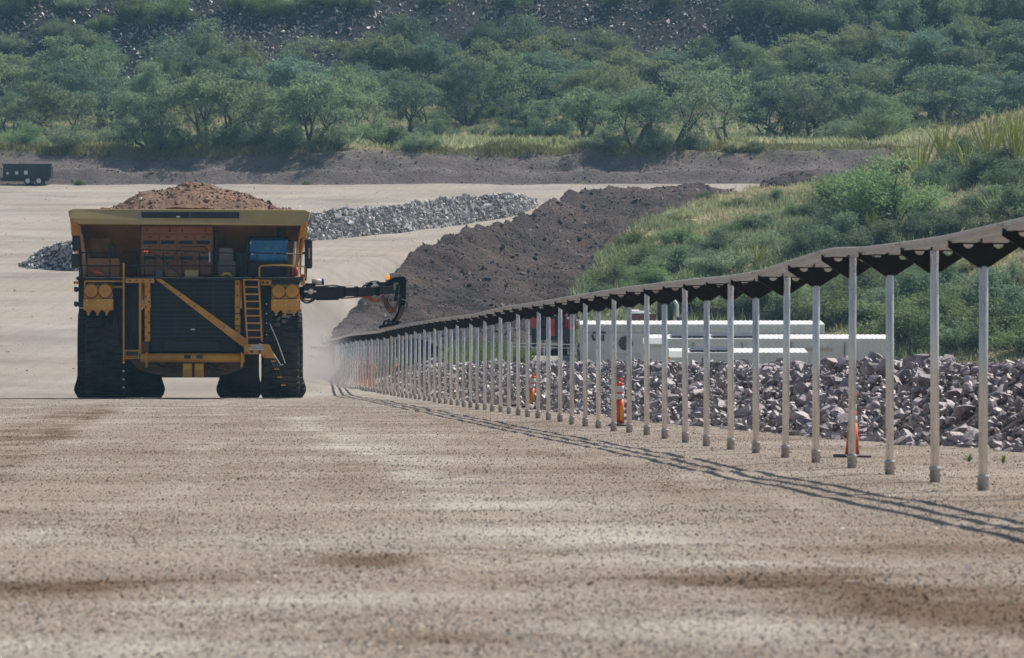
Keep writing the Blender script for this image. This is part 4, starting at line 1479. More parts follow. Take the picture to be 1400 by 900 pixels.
def hose_path(pts, r, mat, nm='hose'):
    # smooth through points
    pp = [Q(*p) for p in pts]
    out = []
    for i in range(len(pp) - 1):
        p0, p1, p2, p3 = pp[max(i - 1, 0)], pp[i], pp[i + 1], pp[min(i + 2, len(pp) - 1)]
        for k in range(5):
            t = k / 5
            out.append(.5 * ((2 * p1) + (p2 - p0) * t + (2 * p0 - 5 * p1 + 4 * p2 - p3) * t * t + (3 * p1 - p0 - 3 * p2 + p3) * t ** 3))
    out.append(pp[-1])
    b = MB(); b.tube(out, r, 6); b.build(nm, MAT[mat], arm)
for k in range(4):
    dx = k * 1.6
    hose_path([(500 + dx, 404, 5.2), (507 + dx, 411 - k * .8, 5.4), (515, 413 - k, 5.6), (521 + dx * .5, 410 - k, 5.8), (523 + dx * .4, 404, 6.0)], .022, 'hose')
for k in range(5):
    dx = k * 1.2
    hose_path([(525 + dx, 408, 6.1), (527 + dx, 418 - k, 6.1), (533 + dx * .6, 427 - k * 1.6, 6.1), (541, 424 - k * 1.2, 6.2), (545 - k * .4, 412, 6.3), (543 - k * .6, 404, 6.35)], .022, 'hose' if k % 2 else 'black')
hose_path([(410, 405, 1.2), (416, 410, 1.5), (424, 411, 1.8), (430, 406, 2.1), (440, 405, 2.4)], .03, 'hose')
hose_path([(410, 408, 1.2), (418, 414, 1.5), (426, 412, 1.8), (432, 407, 2.1)], .035, 'black')
hose_path([(455, 407, 3.0), (470, 407.5, 3.6), (490, 406, 4.3), (502, 405, 5.1)], .03, 'hose')
hose_path([(420, 394, 1.5), (440, 391, 2.4), (455, 390, 3.0), (470, 392, 3.6)], .035, 'black')
hose_path([(496, 392, 4.7), (505, 386.5, 5.0), (516, 388, 5.4), (526, 390, 5.9)], .03, 'black')
hose_path([(498, 391, 4.7), (508, 384.5, 5.0), (518, 385, 5.4), (523, 392, 5.9)], .03, 'black')
hose_path([(536, 400, 6.3), (541, 397, 6.3), (546, 401, 6.3), (549, 408, 6.3)], .03, 'black')
hose_path([(541, 404, 6.3), (545, 408, 6.3), (556, 412, 6.3), (557, 419, 6.3), (553, 420, 6.3)], .03, 'black')
b = MB()
for x, y, dd in ((511, 388, 5.2), (514.5, 391, 5.3), (508, 393, 5.1)):
    b.lathe([(.09, -.12), (.09, .12)], Q(x, y, dd), 'y', 10)
b.build('hydraulic_fitting', MAT['steel'], arm)
b = MB(); b.lathe([(.12, -.18), (.12, .18)], Q(433, 385.5, 2.0), 'x', 14); b.build('camera_housing', MAT['white'], arm)
b = MB(); b.lathe([(.06, -.12), (.06, .12)], Q(441, 385, 2.2), 'z', 10); b.build('camera_mount', MAT['plate'], arm)
b = MB(); b.beam(Q(416, 398.5, 1.0), Q(432, 398.5, 1.2), .05, .06); b.lathe([(.1, -.02), (.1, .06)], Q(425, 398.5, 1.05), 'y', 12); b.build('hydraulic_ram', MAT['steel'], arm)
b = MB(); b.lathe([(.062, -.08), (.062, .04), (.04, .07)], Q(531.3, 379, DH), 'z', 14); b.build('beacon', MAT['amber'], arm)

# ------------------------------------------------------------------ containers
def container(px0, px1, pyroof, Yf, H, label, name='container', tilt=.085, dz=0.0):
    """long white container; front face at depth Yf, tilted with the slope"""
    L = (px1 - px0) * Yf / F
    D = 2.44
    base = W(px0, pyroof, Yf) - Vector((0, 0, H))
    root = empty(name, base)
    root.rotation_euler = (tilt, 0, 0)
    tag(root, label, 'container', 'white containers behind the rock berm')
    # corrugated front wall
    b = MB()
    nc = int(L / .28)
    pts = []
    for k in range(nc):
        x = .06 + (L - .12) * k / nc
        w = (L - .12) / nc
        pts += [(x, 0), (x + w * .35, 0), (x + w * .5, .035), (x + w * .85, .035)]
    pts.append((L - .06, 0))
    vv = [(x, y, .12) for x, y in pts] + [(x, y, H - .14) for x, y in pts]
    m = len(pts)
    b.add(vv, [(k, k + 1, k + 1 + m, k + m) for k in range(m - 1)])
    b.build('front_wall', MAT['white'], root)
    b = MB(); b.box((.05, .06, .05), (L - .05, D, H - .10)); b.build('container_body', MAT['white'], root)
    b = MB()
    b.box((0, -.03, 0), (L, .08, .14)); b.box((0, -.03, H - .15), (L, .08, H - .02))
    b.box((0, -.03, .14), (.10, .08, H - .15)); b.box((L - .10, -.03, .14), (L, .08, H - .15))
    b.box((0, D - .1, 0), (.10, D + .02, H - .02)); b.box((L - .10, D - .1, 0), (L, D + .02, H - .02))
    b.build('corner_frame', MAT['white'], root, .01)
    # corrugated roof
    b = MB()
    nc = int(L / .25)
    pts = []
    for k in range(nc):
        x = L * k / nc
        w = L / nc
        pts += [(x, 0), (x + w * .3, 0), (x + w * .5, .014), (x + w * .8, .014)]
    pts.append((L, 0))
    m = len(pts)
    vv = [(x, -.04, H + z) for x, z in pts] + [(x, D + .04, H + z) for x, z in pts] + [(x, -.04, H - .03) for x, z in pts] + [(x, D + .04, H - .03) for x, z in pts]
    b.add(vv, [(k, k + 1, k + 1 + m, k + m) for k in range(m - 1)] + [(k, k + 1, k + 1 + 2 * m, k + 2 * m)[::-1] for k in range(m - 1)] + [(k + m, k + 1 + m, k + 1 + 3 * m, k + 3 * m) for k in range(m - 1)])
    b.build('roof', MAT['roofwhite'], root)
    return root, L, H, base


cA, LA, HA, bA = container(793, 1127, 443.5, 206, 2.75, 'rearmost and longest white container with black lettering and a round fan')
s27 = F / 206


def on(root_base, Yf, px, py):
    p = W(px, py, Yf) - root_base
    return p.x, p.z


# fan
fx, fz = on(bA, 206, 858.5, 469)
b = MB(); b.box((fx - .62, -.06, fz - .5), (fx + .62, -.02, fz + .5)); fp = b.build('fan_panel', MAT['white'], cA, .01)
b = MB(); b.lathe([(.36, -.14), (.36, -.04)], (fx - .12, 0, fz), 'y', 28); fn = b.build('fan', MAT['darkpanel'], fp)
b = MB()
for k in range(8):
    a = 2 * math.pi * k / 8
    b.beam((fx - .12, -.155, fz), (fx - .12 + .34 * math.cos(a), -.155, fz + .34 * math.sin(a)), .015, .012, (0, 1, 0))
for r_ in (.12, .24, .34):
    b.tube([(fx - .12 + r_ * math.cos(2 * math.pi * k / 20), -.155, fz + r_ * math.sin(2 * math.pi * k / 20)) for k in range(21)], .01, 4)
b.build('fan_grille', MAT['grey'], fp)
lx0, lz0 = on(bA, 206, 809, 465)
cu = bpy.data.curves.new('lettering', 'FONT')
cu.body = 'CAT'
cu.size = .57
cu.extrude = .012
cu.offset = .04
cu.space_character = .98
tob = bpy.data.objects.new('lettering_source', cu)
COL.objects.link(tob)
bpy.context.view_layer.update()
lme_ = bpy.data.meshes.new_from_object(tob)
COL.objects.unlink(tob)
bpy.data.objects.remove(tob)
lme_.name = 'lettering'
lme_.materials.clear()
lme_.materials.append(MAT['black'])
lt = link('lettering', lme_, cA, (lx0, -.045, lz0))
lt.rotation_euler = (math.radians(90), 0, 0)
ext = max(v.co.x for v in lme_.vertices)
lt.scale = (.70 / ext, 1.0, 1.0)
b = MB(); b.prism([(lx0 + .14, -.072, lz0 - .03), (lx0 + .50, -.072, lz0 - .03), (lx0 + .33, -.072, lz0 + .18)], (0, .008, 0)); b.build('logo_triangle', MAT['signyellow'], cA)
dx0, dz0 = on(bA, 206, 874, 487)
b = MB(); b.box((dx0, -.05, dz0), (dx0 + .30, -.01, dz0 + 1.2)); b.build('door', MAT['white'], cA, .01)
b = MB(); b.box((.02, -.065, HA - .50), (LA - .02, -.035, HA - .46)); b.build('wall_trim', MAT['white'], cA)
b = MB(); b.box((-.04, .4, .5), (.06, 1.6, 1.3)); b.build('end_hatch', MAT['darkpanel'], cA)

cB, LB, HB, bB = container(885, 1222, 463, 200, 2.6, 'middle white container with two dark panels lying on its roof')
for x0, x1 in ((1.2, 3.0), (3.2, 5.2)):
    b = MB(); b.box((x0, .3, HB + .055), (x1, 2.0, HB + .11)); b.build('roof_panel', MAT['darkpanel'], cB)
for x in (2.2, 4.6, 7.0, 9.6):
    b = MB(); b.box((x, -.055, .2), (x + .04, -.03, HB - .2)); b.build('wall_seam', MAT['grey'], cB)
for x in (4.2, 5.3, 8.9):
    b = MB(); b.box((x, -.06, HA - 1.0), (x + .7, -.03, HA - .62)); b.build('vent_panel', MAT['grey'], cA, .01)
b = MB(); b.box((7.3, -.06, HB - .62), (9.0, -.02, HB - .47)); b.build('faded_sign', MAT['tan'], cB)
b = MB(); b.hexa([(-.25, -.5, .2), (1.0, -.5, .2), (1.0, -.04, .2), (-.25, -.04, .2), (-.25, -.5, HB - .22), (1.0, -.5, HB - .22), (.6, -.04, HB + .05), (-.25, -.04, HB + .05)])
b.build('entry_hood', MAT['white'], cB, .02)
b = MB(); b.box((.2, -.53, HB - .36), (.8, -.505, HB - .32)); b.build('hood_label', MAT['signyellow'], cB)

cC, LC, HC, bC = container(916, 1104, 482, 194, 2.5, 'front white container almost sunk behind the rocks, with dark roof panels')
for x0, x1 in ((1.0, 1.8), (1.9, 2.8)):
    b = MB(); b.box((x0, .2, HC + .055), (x1, 2.1, HC + .11)); b.build('roof_panel', MAT['darkpanel'], cC)
b = MB(); b.hexa([(-.1, -.5, .2), (.85, -.5, .2), (.85, -.04, .2), (-.1, -.04, .2), (-.1, -.5, HC - .2), (.85, -.5, HC - .2), (.7, -.04, HC + .08), (-.1, -.04, HC + .08)])
b.build('entry_hood', MAT['white'], cC, .02)
b = MB(); b.box((-.14, -.52, .2), (-.02, -.3, HC - .15)); b.build('yellow_edge', MAT['signyellow'], cC)

# things behind the containers
r0 = empty('tarped_stack', W(878, 440, 212)); tag(r0, 'tan stack under a white cover behind the container with lettering', 'covered stack')
ro_ = r0.location
b = MB(); b.box((-.70, 0, 0), (.70, 1.2, .42)); b.build('stack_body', MAT['brown'], r0, .03)
b = MB(); b.tube([(-.72, .6, .34), (-.15, .6, .34)], .30, 16); b.build('tan_roll', MAT['tan'], r0)
b = MB(); b.hexa([(-.72, -.05, .42), (.5, -.05, .42), (.5, 1.2, .42), (-.72, 1.2, .42), (-.6, .1, .62), (.2, .1, .55), (.2, 1.1, .55), (-.6, 1.1, .62)]); b.build('white_cover', MAT['roofwhite'], r0, .05)
r0 = empty('storage_tank', W(910, 440, 214)); tag(r0, 'dark teal upright tank with a pale pipe showing above the containers', 'tank')
b = MB(); b.lathe([(.42, -.6), (.42, .95), (.36, 1.08), (.12, 1.14)], (0, .4, 0), 'z', 24); b.build('tank_body', MAT['tealpaint'], r0)
b = MB(); b.tube([(.62, .4, -.6), (.62, .4, .9), (.45, .4, 1.1)], .09, 10); b.build('pipe', MAT['roofwhite'], r0)
b = MB(); b.lathe([(.15, 1.1), (.15, 1.2)], (-.05, .4, 0), 'z', 12); b.build('tank_cap', MAT['roofwhite'], r0)
b = MB(); b.box((.6, .2, -.6), (.95, .6, .25)); b.build('pump_box', MAT['grey'], r0, .02)

# red machine
rm = empty('red_machine', W(757, 474, 214)); tag(rm, 'red and black tractor style machine parked left of the lettered container', 'machine')
b = MB(); b.box((-1.0, 0, .35), (.9, 2.6, .95)); b.build('chassis', MAT['black'], rm, .03)
b = MB(); b.box((-1.2, -.05, 1.0), (-.72, 1.2, 1.75)); b.build('side_panel', MAT['red'], rm, .05)
b = MB(); b.box((.75, -.05, .9), (1.2, 1.0, 1.55)); b.build('side_panel', MAT['red'], rm, .05)
b = MB(); b.box((-.70, .2, .95), (.72, 1.8, 1.62)); b.build('engine_block', MAT['black'], rm, .05)
b = MB(); b.box((-.28, -.04, .55), (.06, .2, 1.45)); b.build('front_cowl', MAT['red'], rm, .03)
b = MB(); b.box((-.95, .1, 1.66), (.7, 1.9, 1.80)); b.build('canopy', MAT['red'], rm, .03)
b = MB(); b.box((-.8, .0, 1.62), (-.2, .3, 1.70)); b.box((-.1, .02, 1.62), (.45, .3, 1.70)); b.build('canopy_edge', MAT['roofwhite'], rm, .02)
for x in (-.9, .66):
    b = MB(); b.beam((x, .15, .9), (x, .15, 1.9), .07, .07); b.build('canopy_post', MAT['red'], rm)
b = MB(); b.tube([(.3, .4, 1.8), (.3, .4, 2.05), (.7, .4, 2.05), (.7, .4, 1.8)], .05, 8); b.tube([(-.6, .4, 1.8), (-.6, .4, 2.0), (-.2, .4, 2.0), (-.2, .4, 1.8)], .05, 8); b.build('guard_rail', MAT['red'], rm)
b = MB(); b.beam((.7, .1, 1.5), (1.4, .1, 1.35), .3, .12); b.build('loader_arm', MAT['roofwhite'], rm)
for x in (-.95, .95):
    for y in (.5, 2.2):
        w = empty('wheel', (x, y, .45)); w.parent = rm
        b = MB(); b.lathe([(.26, -.16), (.42, -.19), (.47, -.15), (.47, .15), (.42, .19), (.26, .16)], (0, 0, 0), 'x', 24); b.build('tyre', MAT['rubber'], w)
        b = MB(); b.lathe([(.26, -.12), (.2, -.1), (.2, .1), (.26, .12)], (0, 0, 0), 'x', 18); b.build('rim', MAT['red'], w)
# low chain fence in front of the machine
b = MB()
for k in range(5):
    b.beam(W(700 + k * 22, 492, 208), W(700 + k * 22, 468, 208), .05, .05)
for y in (469, 473, 477):
    b.beam(W(700, y, 208), W(788, y + 2, 208), .03, .03)
fo = empty('pipe_fence', W(744, 492, 208)); tag(fo, 'low grey pipe fence in front of the red machine behind the rocks', 'fence')
for k in range(5):
    b = MB(); b.beam(W(700 + k * 22, 495, 208), W(700 + k * 22, 469, 208), .06, .06); b.build('post', MAT['steel'], fo, off=fo.location)
for y in (470, 475):
    b = MB(); b.beam(W(698, y - 1, 208), W(790, y + 1.5, 208), .04, .04); b.build('pipe', MAT['steel'], fo, off=fo.location)

# black dump trailer, far left
TY = gy_at(40, 252)
tr = empty('dump_trailer', W(38, 252.5, TY)); tag(tr, 'black two axle dump trailer parked at the foot of the far bank', 'trailer')
k_ = TY / F


def tp_(px, py):
    return ((px - 38) * k_, (252.5 - py) * k_)


def tb(name, mat, x0, y0, x1, y1, d0, d1, par=tr, bev=.02):
    a, c = tp_(x0, y1), tp_(x1, y0)
    b = MB(); b.box((a[0], d0, a[1]), (c[0], d1, c[1])); return b.build(name, MAT[mat], par, bev)


bed = MB()
x0, z0 = tp_(4, 243); x1, z1 = tp_(69, 226)
for a_ in (((x0, 0, z0), (x1, .06, z1)), ((x0, 1.94, z0), (x1, 2.0, z1)), ((x0, .06, z0), (x0 + .06, 1.94, z1)), ((x1 - .06, .06, z0), (x1, 1.94, z1)), ((x0 + .06, .06, z0), (x1 - .06, 1.94, z0 + .06))):
    bed.box(*a_)
bed = bed.build('bed', MAT['black'], tr)
tb('top_rail', 'black', 3, 224, 71, 226.5, -.06, .04, bed)
for x in range(8, 70, 10):
    tb('side_rib', 'black', x, 227, x + 1.8, 243, -.05, .0, bed, 0)
tb('frame', 'black', 0, 243, 64, 247, .3, 1.7)
tb('fender', 'black', 30, 242.4, 61, 244.2, -.22, .2)
tb('tongue', 'grey', -16, 243, 0, 246, .8, 1.2)
for x, w_ in ((9, 3), (21, 4), (33, 5)):
    tb('white_label', 'signwhite', x, 235.5 - (w_ - 3), x + w_, 238.8, -.09, -.055, bed, 0)
for y in (0.0, 1.75):
    for x in (38, 53.2):
        c = tp_(x, 247.6)
        w = empty('wheel', (c[0], y, c[1])); w.parent = tr
        b = MB(); b.lathe([(.2, -.12), (.30, -.13), (.34, -.1), (.34, .1), (.30, .13), (.2, .12)], (0, 0, 0), 'y', 24); b.build('tyre', MAT['rubber'], w)
        b = MB(); b.lathe([(.21, -.135), (.17, -.10), (.07, -.12), (.07, -.15)], (0, 0, 0), 'y', 18); b.build('rim', MAT['reflective'], w)

# ------------------------------------------------------------------ vegetation
def leaf_cloud(centers, rad, per, size, r, flat=.7, up=.0):
    """small leaf blades spread round clump centres -> V, F(quads), tone"""
    centers = np.asarray(centers)
    n = len(centers) * per
    c = np.repeat(centers, per, 0)
    d = r.normal(size=(n, 3))
    d /= np.linalg.norm(d, axis=1)[:, None]
    rr = r.random(n) ** .45
    rads = np.repeat(np.broadcast_to(rad, (len(centers),)), per)
    p = c + d * (rr * rads)[:, None] * np.array([1, 1, flat])
    a = r.normal(size=(n, 3)); a[:, 2] += up
    a /= np.linalg.norm(a, axis=1)[:, None]
    b_ = np.cross(a, r.normal(size=(n, 3)))
    b_ /= np.linalg.norm(b_, axis=1)[:, None]
    L = size * r.uniform(.6, 1.4, n)
    a = a * L[:, None]
    b_ = b_ * (L * .38)[:, None]
    V = np.stack([p - a * .5, p + b_ * .5, p + a * .5, p - b_ * .5], 1).reshape(-1, 3)
    Fq = np.arange(n * 4).reshape(-1, 4)
    tn = np.repeat(np.repeat(r.uniform(0, 1, len(centers)), per) * .55 + r.uniform(0, .45, n), 4)
    return V, Fq, tn


def tree_meshes(seed, h=6.0, spread=4.2, per=70, leaf=.26, mat='leaf', open_=.0, stems=3):
    r = np.random.default_rng(seed)
    rd = random.Random(seed)
    mb = MB()
    tips = []

    def grow(p, d, L, rad, lvl):
        pts, rads = [p], [rad]
        q = p.copy()
        for s in range(3):
            d = (d + Vector((rd.gauss(0, .22), rd.gauss(0, .22), rd.gauss(.02, .12)))).normalized()
            q = q + d * (L / 3)
            pts.append(q.copy()); rads.append(rad * (1 - .18 * (s + 1)))
        mb.tube(pts, rad, 6 if lvl < 2 else 4, False, rads)
        if lvl >= 3:
            tips.append(q.copy())
            tips.append((pts[1] + pts[2]) / 2 + Vector((rd.gauss(0, .25), rd.gauss(0, .25), .2)))
            return
        nb = 3 if lvl < 2 else 2
        for k in range(nb):
            a = rd.uniform(0, 6.28)
            nd = (d * rd.uniform(.5, .9) + Vector((math.cos(a), math.sin(a), rd.uniform(-.05, .45))) * rd.uniform(.6, 1.0)).normalized()
            grow(q.copy(), nd, L * rd.uniform(.66, .86), rads[-1] * .72, lvl + 1)
        if lvl >= 1:
            tips.append(q.copy())
    for k in range(stems):
        a = 6.28 * k / stems + rd.uniform(-.5, .5)
        d = Vector((math.cos(a) * .6, math.sin(a) * .6, 1)).normalized()
        grow(Vector((math.cos(a) * .12, math.sin(a) * .12, -.15)), d, h * .26, .17 * h / 6, 0)
    T = np.array([t[:] for t in tips])
    # fit to the wanted height and spread
    hz = np.percentile(T[:, 2], 97)
    hr = np.percentile(np.hypot(T[:, 0], T[:, 1]), 92)
    kz, kr = (h * .88) / hz, (spread * .88) / hr
    mb.v = [(x * kr, y * kr, z * kz) for x, y, z in mb.v]
    T = T * np.array([kr, kr, kz])
    T = T[T[:, 2] > h * .15]
    na = max(8, len(T) // 5)
    aa, ra = r.uniform(0, 6.28, na), spread * r.uniform(.35, .85, na)
    T = np.concatenate([T, np.stack([ra * np.cos(aa), ra * np.sin(aa), h * r.uniform(.08, .4, na)], -1)])
    if open_ > 0:
        T = T[r.random(len(T)) > open_]
    rad_ = r.uniform(.45, .95, len(T)) * h / 6
    V, Fq, tn = leaf_cloud(T, rad_, per, leaf, r, .62)
    tn = np.clip(tn * .8 + .2 * (V[:, 2] / h), 0, 1) * 0 + tn
    tm = mb.mesh('trunk', MAT['bark'])
    cm = np_mesh('crown', V, Fq, MAT[mat], tn)
    return tm, cm


LEAFT = .24
TV = [tree_meshes(101, 6.0, 4.4, 52, LEAFT, 'leaf'), tree_meshes(102, 5.6, 4.8, 52, LEAFT, 'leaf', 0, 4), tree_meshes(103, 6.4, 3.6, 52, LEAFT, 'leaf', .1, 2),
      tree_meshes(104, 6.0, 4.0, 34, LEAFT, 'leaf', .25, 3), tree_meshes(105, 6.2, 4.2, 44, LEAFT, 'leafdark', 0, 3), tree_meshes(106, 5.4, 4.6, 42, LEAFT, 'leafdark', .1, 4),
      tree_meshes(107, 6.0, 3.2, 30, LEAFT, 'leaf', .35, 2),
      tree_meshes(108, 5.8, 4.6, 52, LEAFT, 'leafolive', .08, 3), tree_meshes(109, 6.4, 3.9, 52, LEAFT, 'leafblue', .05, 3), tree_meshes(110, 5.2, 4.9, 50, LEAFT, 'leafolive', .15, 4)]


def shrub_meshes(seed, mat, h=1.6, spread=1.2, per=60, leaf=.16, nt=26, twig='bark', up=.4):
    r = np.random.default_rng(seed)
    rd = random.Random(seed)
    mb = MB()
    tips = []
    for k in range(nt):
        a = rd.uniform(0, 6.28)
        rr = rd.random() ** .6
        tip = Vector((math.cos(a) * rr * spread, math.sin(a) * rr * spread, h * (1 - .5 * rr ** 2) * rd.uniform(.45, .98)))
        mb.tube([(0, 0, -.1), tuple(tip * .5 + Vector((rd.gauss(0, .08), rd.gauss(0, .08), .1))), tuple(tip)], .03, 4, False, [.035 * h / 1.6, .022, .01])
        tips.append(tip[:]); tips.append((tip * .7)[:])
    V, Fq, tn = leaf_cloud(tips, np.array([.30 * h / 1.6 + .08] * len(tips)), per, leaf, r, .9, up)
    return mb.mesh('stems', MAT[twig]), np_mesh('foliage', V, Fq, MAT[mat], tn)


def plant(name, meshes, loc, sc, rz, label, cat, group, parts=('trunk', 'crown')):
    root = empty(name, loc, rz)
    root.scale = sc if isinstance(sc, tuple) else (sc, sc, sc)
    tag(root, label, cat, group)
    for pn, me in zip(parts, meshes):
        link(pn, me, root)
    return root


ORD = ['first', 'second', 'third', 'fourth', 'fifth', 'sixth', 'seventh', 'eighth', 'ninth', 'tenth', 'eleventh', 'twelfth', 'thirteenth', 'fourteenth', 'fifteenth', 'sixteenth', 'seventeenth',
       'eighteenth', 'nineteenth', 'twentieth', 'twenty-first', 'twenty-second', 'twenty-third', 'twenty-fourth', 'twenty-fifth', 'twenty-sixth', 'twenty-seventh', 'twenty-eighth', 'twenty-ninth', 'thirtieth']


def bench_Y(py):
    ys = np.linspace(365, 445, 500)
    q = HY - F * (np.interp(ys, HZ_Y, HZ_Z) - CH) / ys
    return float(ys[np.argmin(abs(q - py))])


LAND = [(30, 'above the dump trailer'), (120, 'just right of the dump trailer'), (200, 'above left slope of the dirt load'), (270, 'above the dirt load peak'),
        (345, 'above right slope of the dirt load'), (410, 'above right end of the truck'), (480, 'above left half of the windrow'), (545, 'above the collector arm head'),
        (620, 'above middle of the windrow'), (700, 'above right tip of the windrow'), (780, 'above left crest of the spoil mound'), (850, 'above middle crest of the spoil mound'),
        (920, 'above right crest of the spoil mound'), (990, 'above far end of the spoil mound'), (1070, 'above the small dark heap'), (1130, 'just right of the small dark heap'),
        (1200, 'above the green palo verde bush'), (1260, 'above the leftmost tall ocotillos'), (1330, 'above the ocotillo cluster'), (1400, 'at the right edge above ocotillos')]


def near_land(px):
    return min(LAND, key=lambda a: abs(a[0] - px))[1]


# front row of the grove: (px, base py, height px, half width px, variant)
FRONT = [(14, 190, 62, 34, 4), (76, 196, 76, 62, 0), (150, 188, 60, 40, 2), (205, 203, 66, 46, 5), (287, 203, 92, 78, 1), (352, 190, 60, 42, 4), (428, 204, 90, 62, 1), (492, 193, 82, 46, 3),
         (562, 186, 72, 58, 4), (632, 168, 64, 42, 2), (706, 188, 42, 30, 5), (752, 190, 46, 36, 0), (800, 192, 62, 56, 1), (868, 204, 70, 46, 4), (918, 203, 100, 64, 3), (992, 199, 98, 50, 6),
         (1046, 178, 70, 36, 3), (1084, 178, 82, 42, 6), (1118, 182, 84, 56, 3), (1172, 186, 62, 44, 1), (1226, 160, 70, 50, 3), (1290, 166, 70, 66, 5), (1372, 158, 64, 56, 0)]
cnt = 0
for i, (px, pb, hp, wp, v) in enumerate(FRONT):
    Y = bench_Y(pb)
    p = W(px, pb, Y)
    p.z = float(hill_z(p.x, Y))
    k = Y / F
    hh = [6.0, 5.6, 6.4, 6.0, 6.2, 5.4, 6.0, 5.8, 6.4, 5.2][v]
    ww = [4.4, 4.8, 3.6, 4.0, 4.2, 4.6, 3.2, 4.6, 3.9, 4.9][v]
    look = {0: 'rounded grey mesquite', 1: 'wide spreading mesquite', 2: 'narrow mesquite', 3: 'open branched mesquite', 4: 'dense dark mesquite', 5: 'low dark mesquite', 6: 'sparse bare limbed mesquite'}[v]
    plant('mesquite_tree', TV[v], p, (wp * k / ww * 1.2, wp * k / ww * 1.2, hp * k / hh * 1.15), random.uniform(0, 6.28), f'{look} in the front row {near_land(px)}', 'tree', 'mesquite trees in the grove')
# rows behind
for row, (pb, n_, hp, nm) in enumerate(((176, 21, 72, 'second row'), (158, 22, 72, 'third row'), (140, 22, 70, 'fourth row'), (124, 20, 58, 'back row'))):
    for i in range(n_):
        px = -20 + 1450 * (i + .5) / n_ + random.uniform(-22, 22)
        yb_ = pb + random.uniform(-7, 7)
        if px > 1130:
            yb_ -= 12 * min(1, (px - 1130) / 150)
        if row == 3 and (210 < px < 380 or (600 < px < 700)):
            continue
        Y = bench_Y(yb_) if yb_ > 143 else 440 + (143 - yb_) * .16
        X = (px - CX) * Y / F
        p = Vector((X, Y, float(hill_z(X, Y))))
        v = random.choice([0, 1, 2, 4, 5, 3, 7, 8, 9, 7, 8, 0])
        k = Y / F
        s_ = random.uniform(.8, 1.3)
        hh = [6.0, 5.6, 6.4, 6.0, 6.2, 5.4, 6.0, 5.8, 6.4, 5.2][v]
        ww = [4.4, 4.8, 3.6, 4.0, 4.2, 4.6, 3.2, 4.6, 3.9, 4.9][v]
        wp = 50 * random.uniform(.8, 1.5)
        look = ['grey green', 'spreading', 'upright', 'open', 'dark', 'low dark', 'sparse', 'olive', 'blue green', 'low olive'][v]
        plant('mesquite_tree', TV[v], p, (wp * k / ww, wp * k / ww, hp * s_ * k / hh), random.uniform(0, 6.28), f'{look} mesquite, {nm}, {near_land(px)}', 'tree', 'mesquite trees in the grove')

# shrubs on the talus and along the bench
SH = dict(bright=shrub_meshes(201, 'leafbright', 1.6, 1.3, 150, .10), green=shrub_meshes(202, 'leafteal', 1.8, 1.5, 170, .09), dark=shrub_meshes(203, 'leafdark', 1.7, 1.5, 150, .10), grey=shrub_meshes(204, 'leaf', 1.5, 1.4, 150, .10),
          twiggy=shrub_meshes(205, 'leafdark', 1.5, 1.2, 8, .10, 70, 'twig'), pale=shrub_meshes(206, 'grassgrn', 1.2, 1.2, 120, .10))
LOOK = dict(bright='yellow green bush', green='bright green feathery bush', dark='dark green bush', grey='grey green bush', twiggy='bare dark twiggy bush', pale='pale straw green bush')
TAL = [(12, 22, 30, 'dark'), (42, 8, 34, 'green'), (8, 70, 28, 'grey'), (82, 52, 30, 'grey'), (112, 68, 34, 'grey'), (140, 42, 24, 'bright'), (182, 22, 30, 'bright'), (200, 36, 16, 'bright'), (228, 26, 34, 'green'),
       (256, 28, 20, 'bright'), (105, 14, 24, 'grey'), (276, 100, 66, 'dark'), (330, 12, 26, 'bright'), (372, 22, 30, 'bright'), (408, 14, 26, 'grey'), (440, 8, 30, 'bright'), (488, 12, 28, 'bright'), (552, 78, 52, 'dark'), (600, 6, 22, 'green'),
       (664, 56, 26, 'dark'), (716, 72, 48, 'dark'), (760, 66, 30, 'grey'), (700, 12, 30, 'dark'), (842, 6, 22, 'bright'), (912, 6, 20, 'bright'), (1040, 30, 50, 'dark'), (1086, 38, 46, 'grey'), (1150, 44, 44, 'dark'), (1190, 20, 40, 'dark'),
       (1240, 46, 46, 'dark'), (1300, 30, 48, 'grey'), (1350, 18, 44, 'dark'), (1392, 40, 46, 'dark'), (1270, 8, 40, 'grey'), (610, 96, 34, 'grey'), (820, 74, 40, 'grey'), (1330, 62, 40, 'grey'), (1210, 66, 36, 'grey')]
for i, (px, pb, hp, kd) in enumerate(TAL):
    ys = np.linspace(436, 480, 500)
    X_ = (px - CX) * ys / F
    q = HY - F * (hill_z(X_, ys) - CH) / ys
    Y = float(ys[np.argmin(abs(q - pb))])
    X = (px - CX) * Y / F
    k = Y / F
    s_ = hp * k / 1.6
    plant('shrub', SH[kd], (X, Y, float(hill_z(X, Y)) - .1), (s_ * 1.15, s_ * 1.15, s_), random.uniform(0, 6.28), f'{"large " if hp > 40 else ("" if hp > 27 else "small ")}{LOOK[kd]} on talus slope {near_land(px)}', 'shrub', 'shrubs on the talus slope', ('stems', 'foliage'))
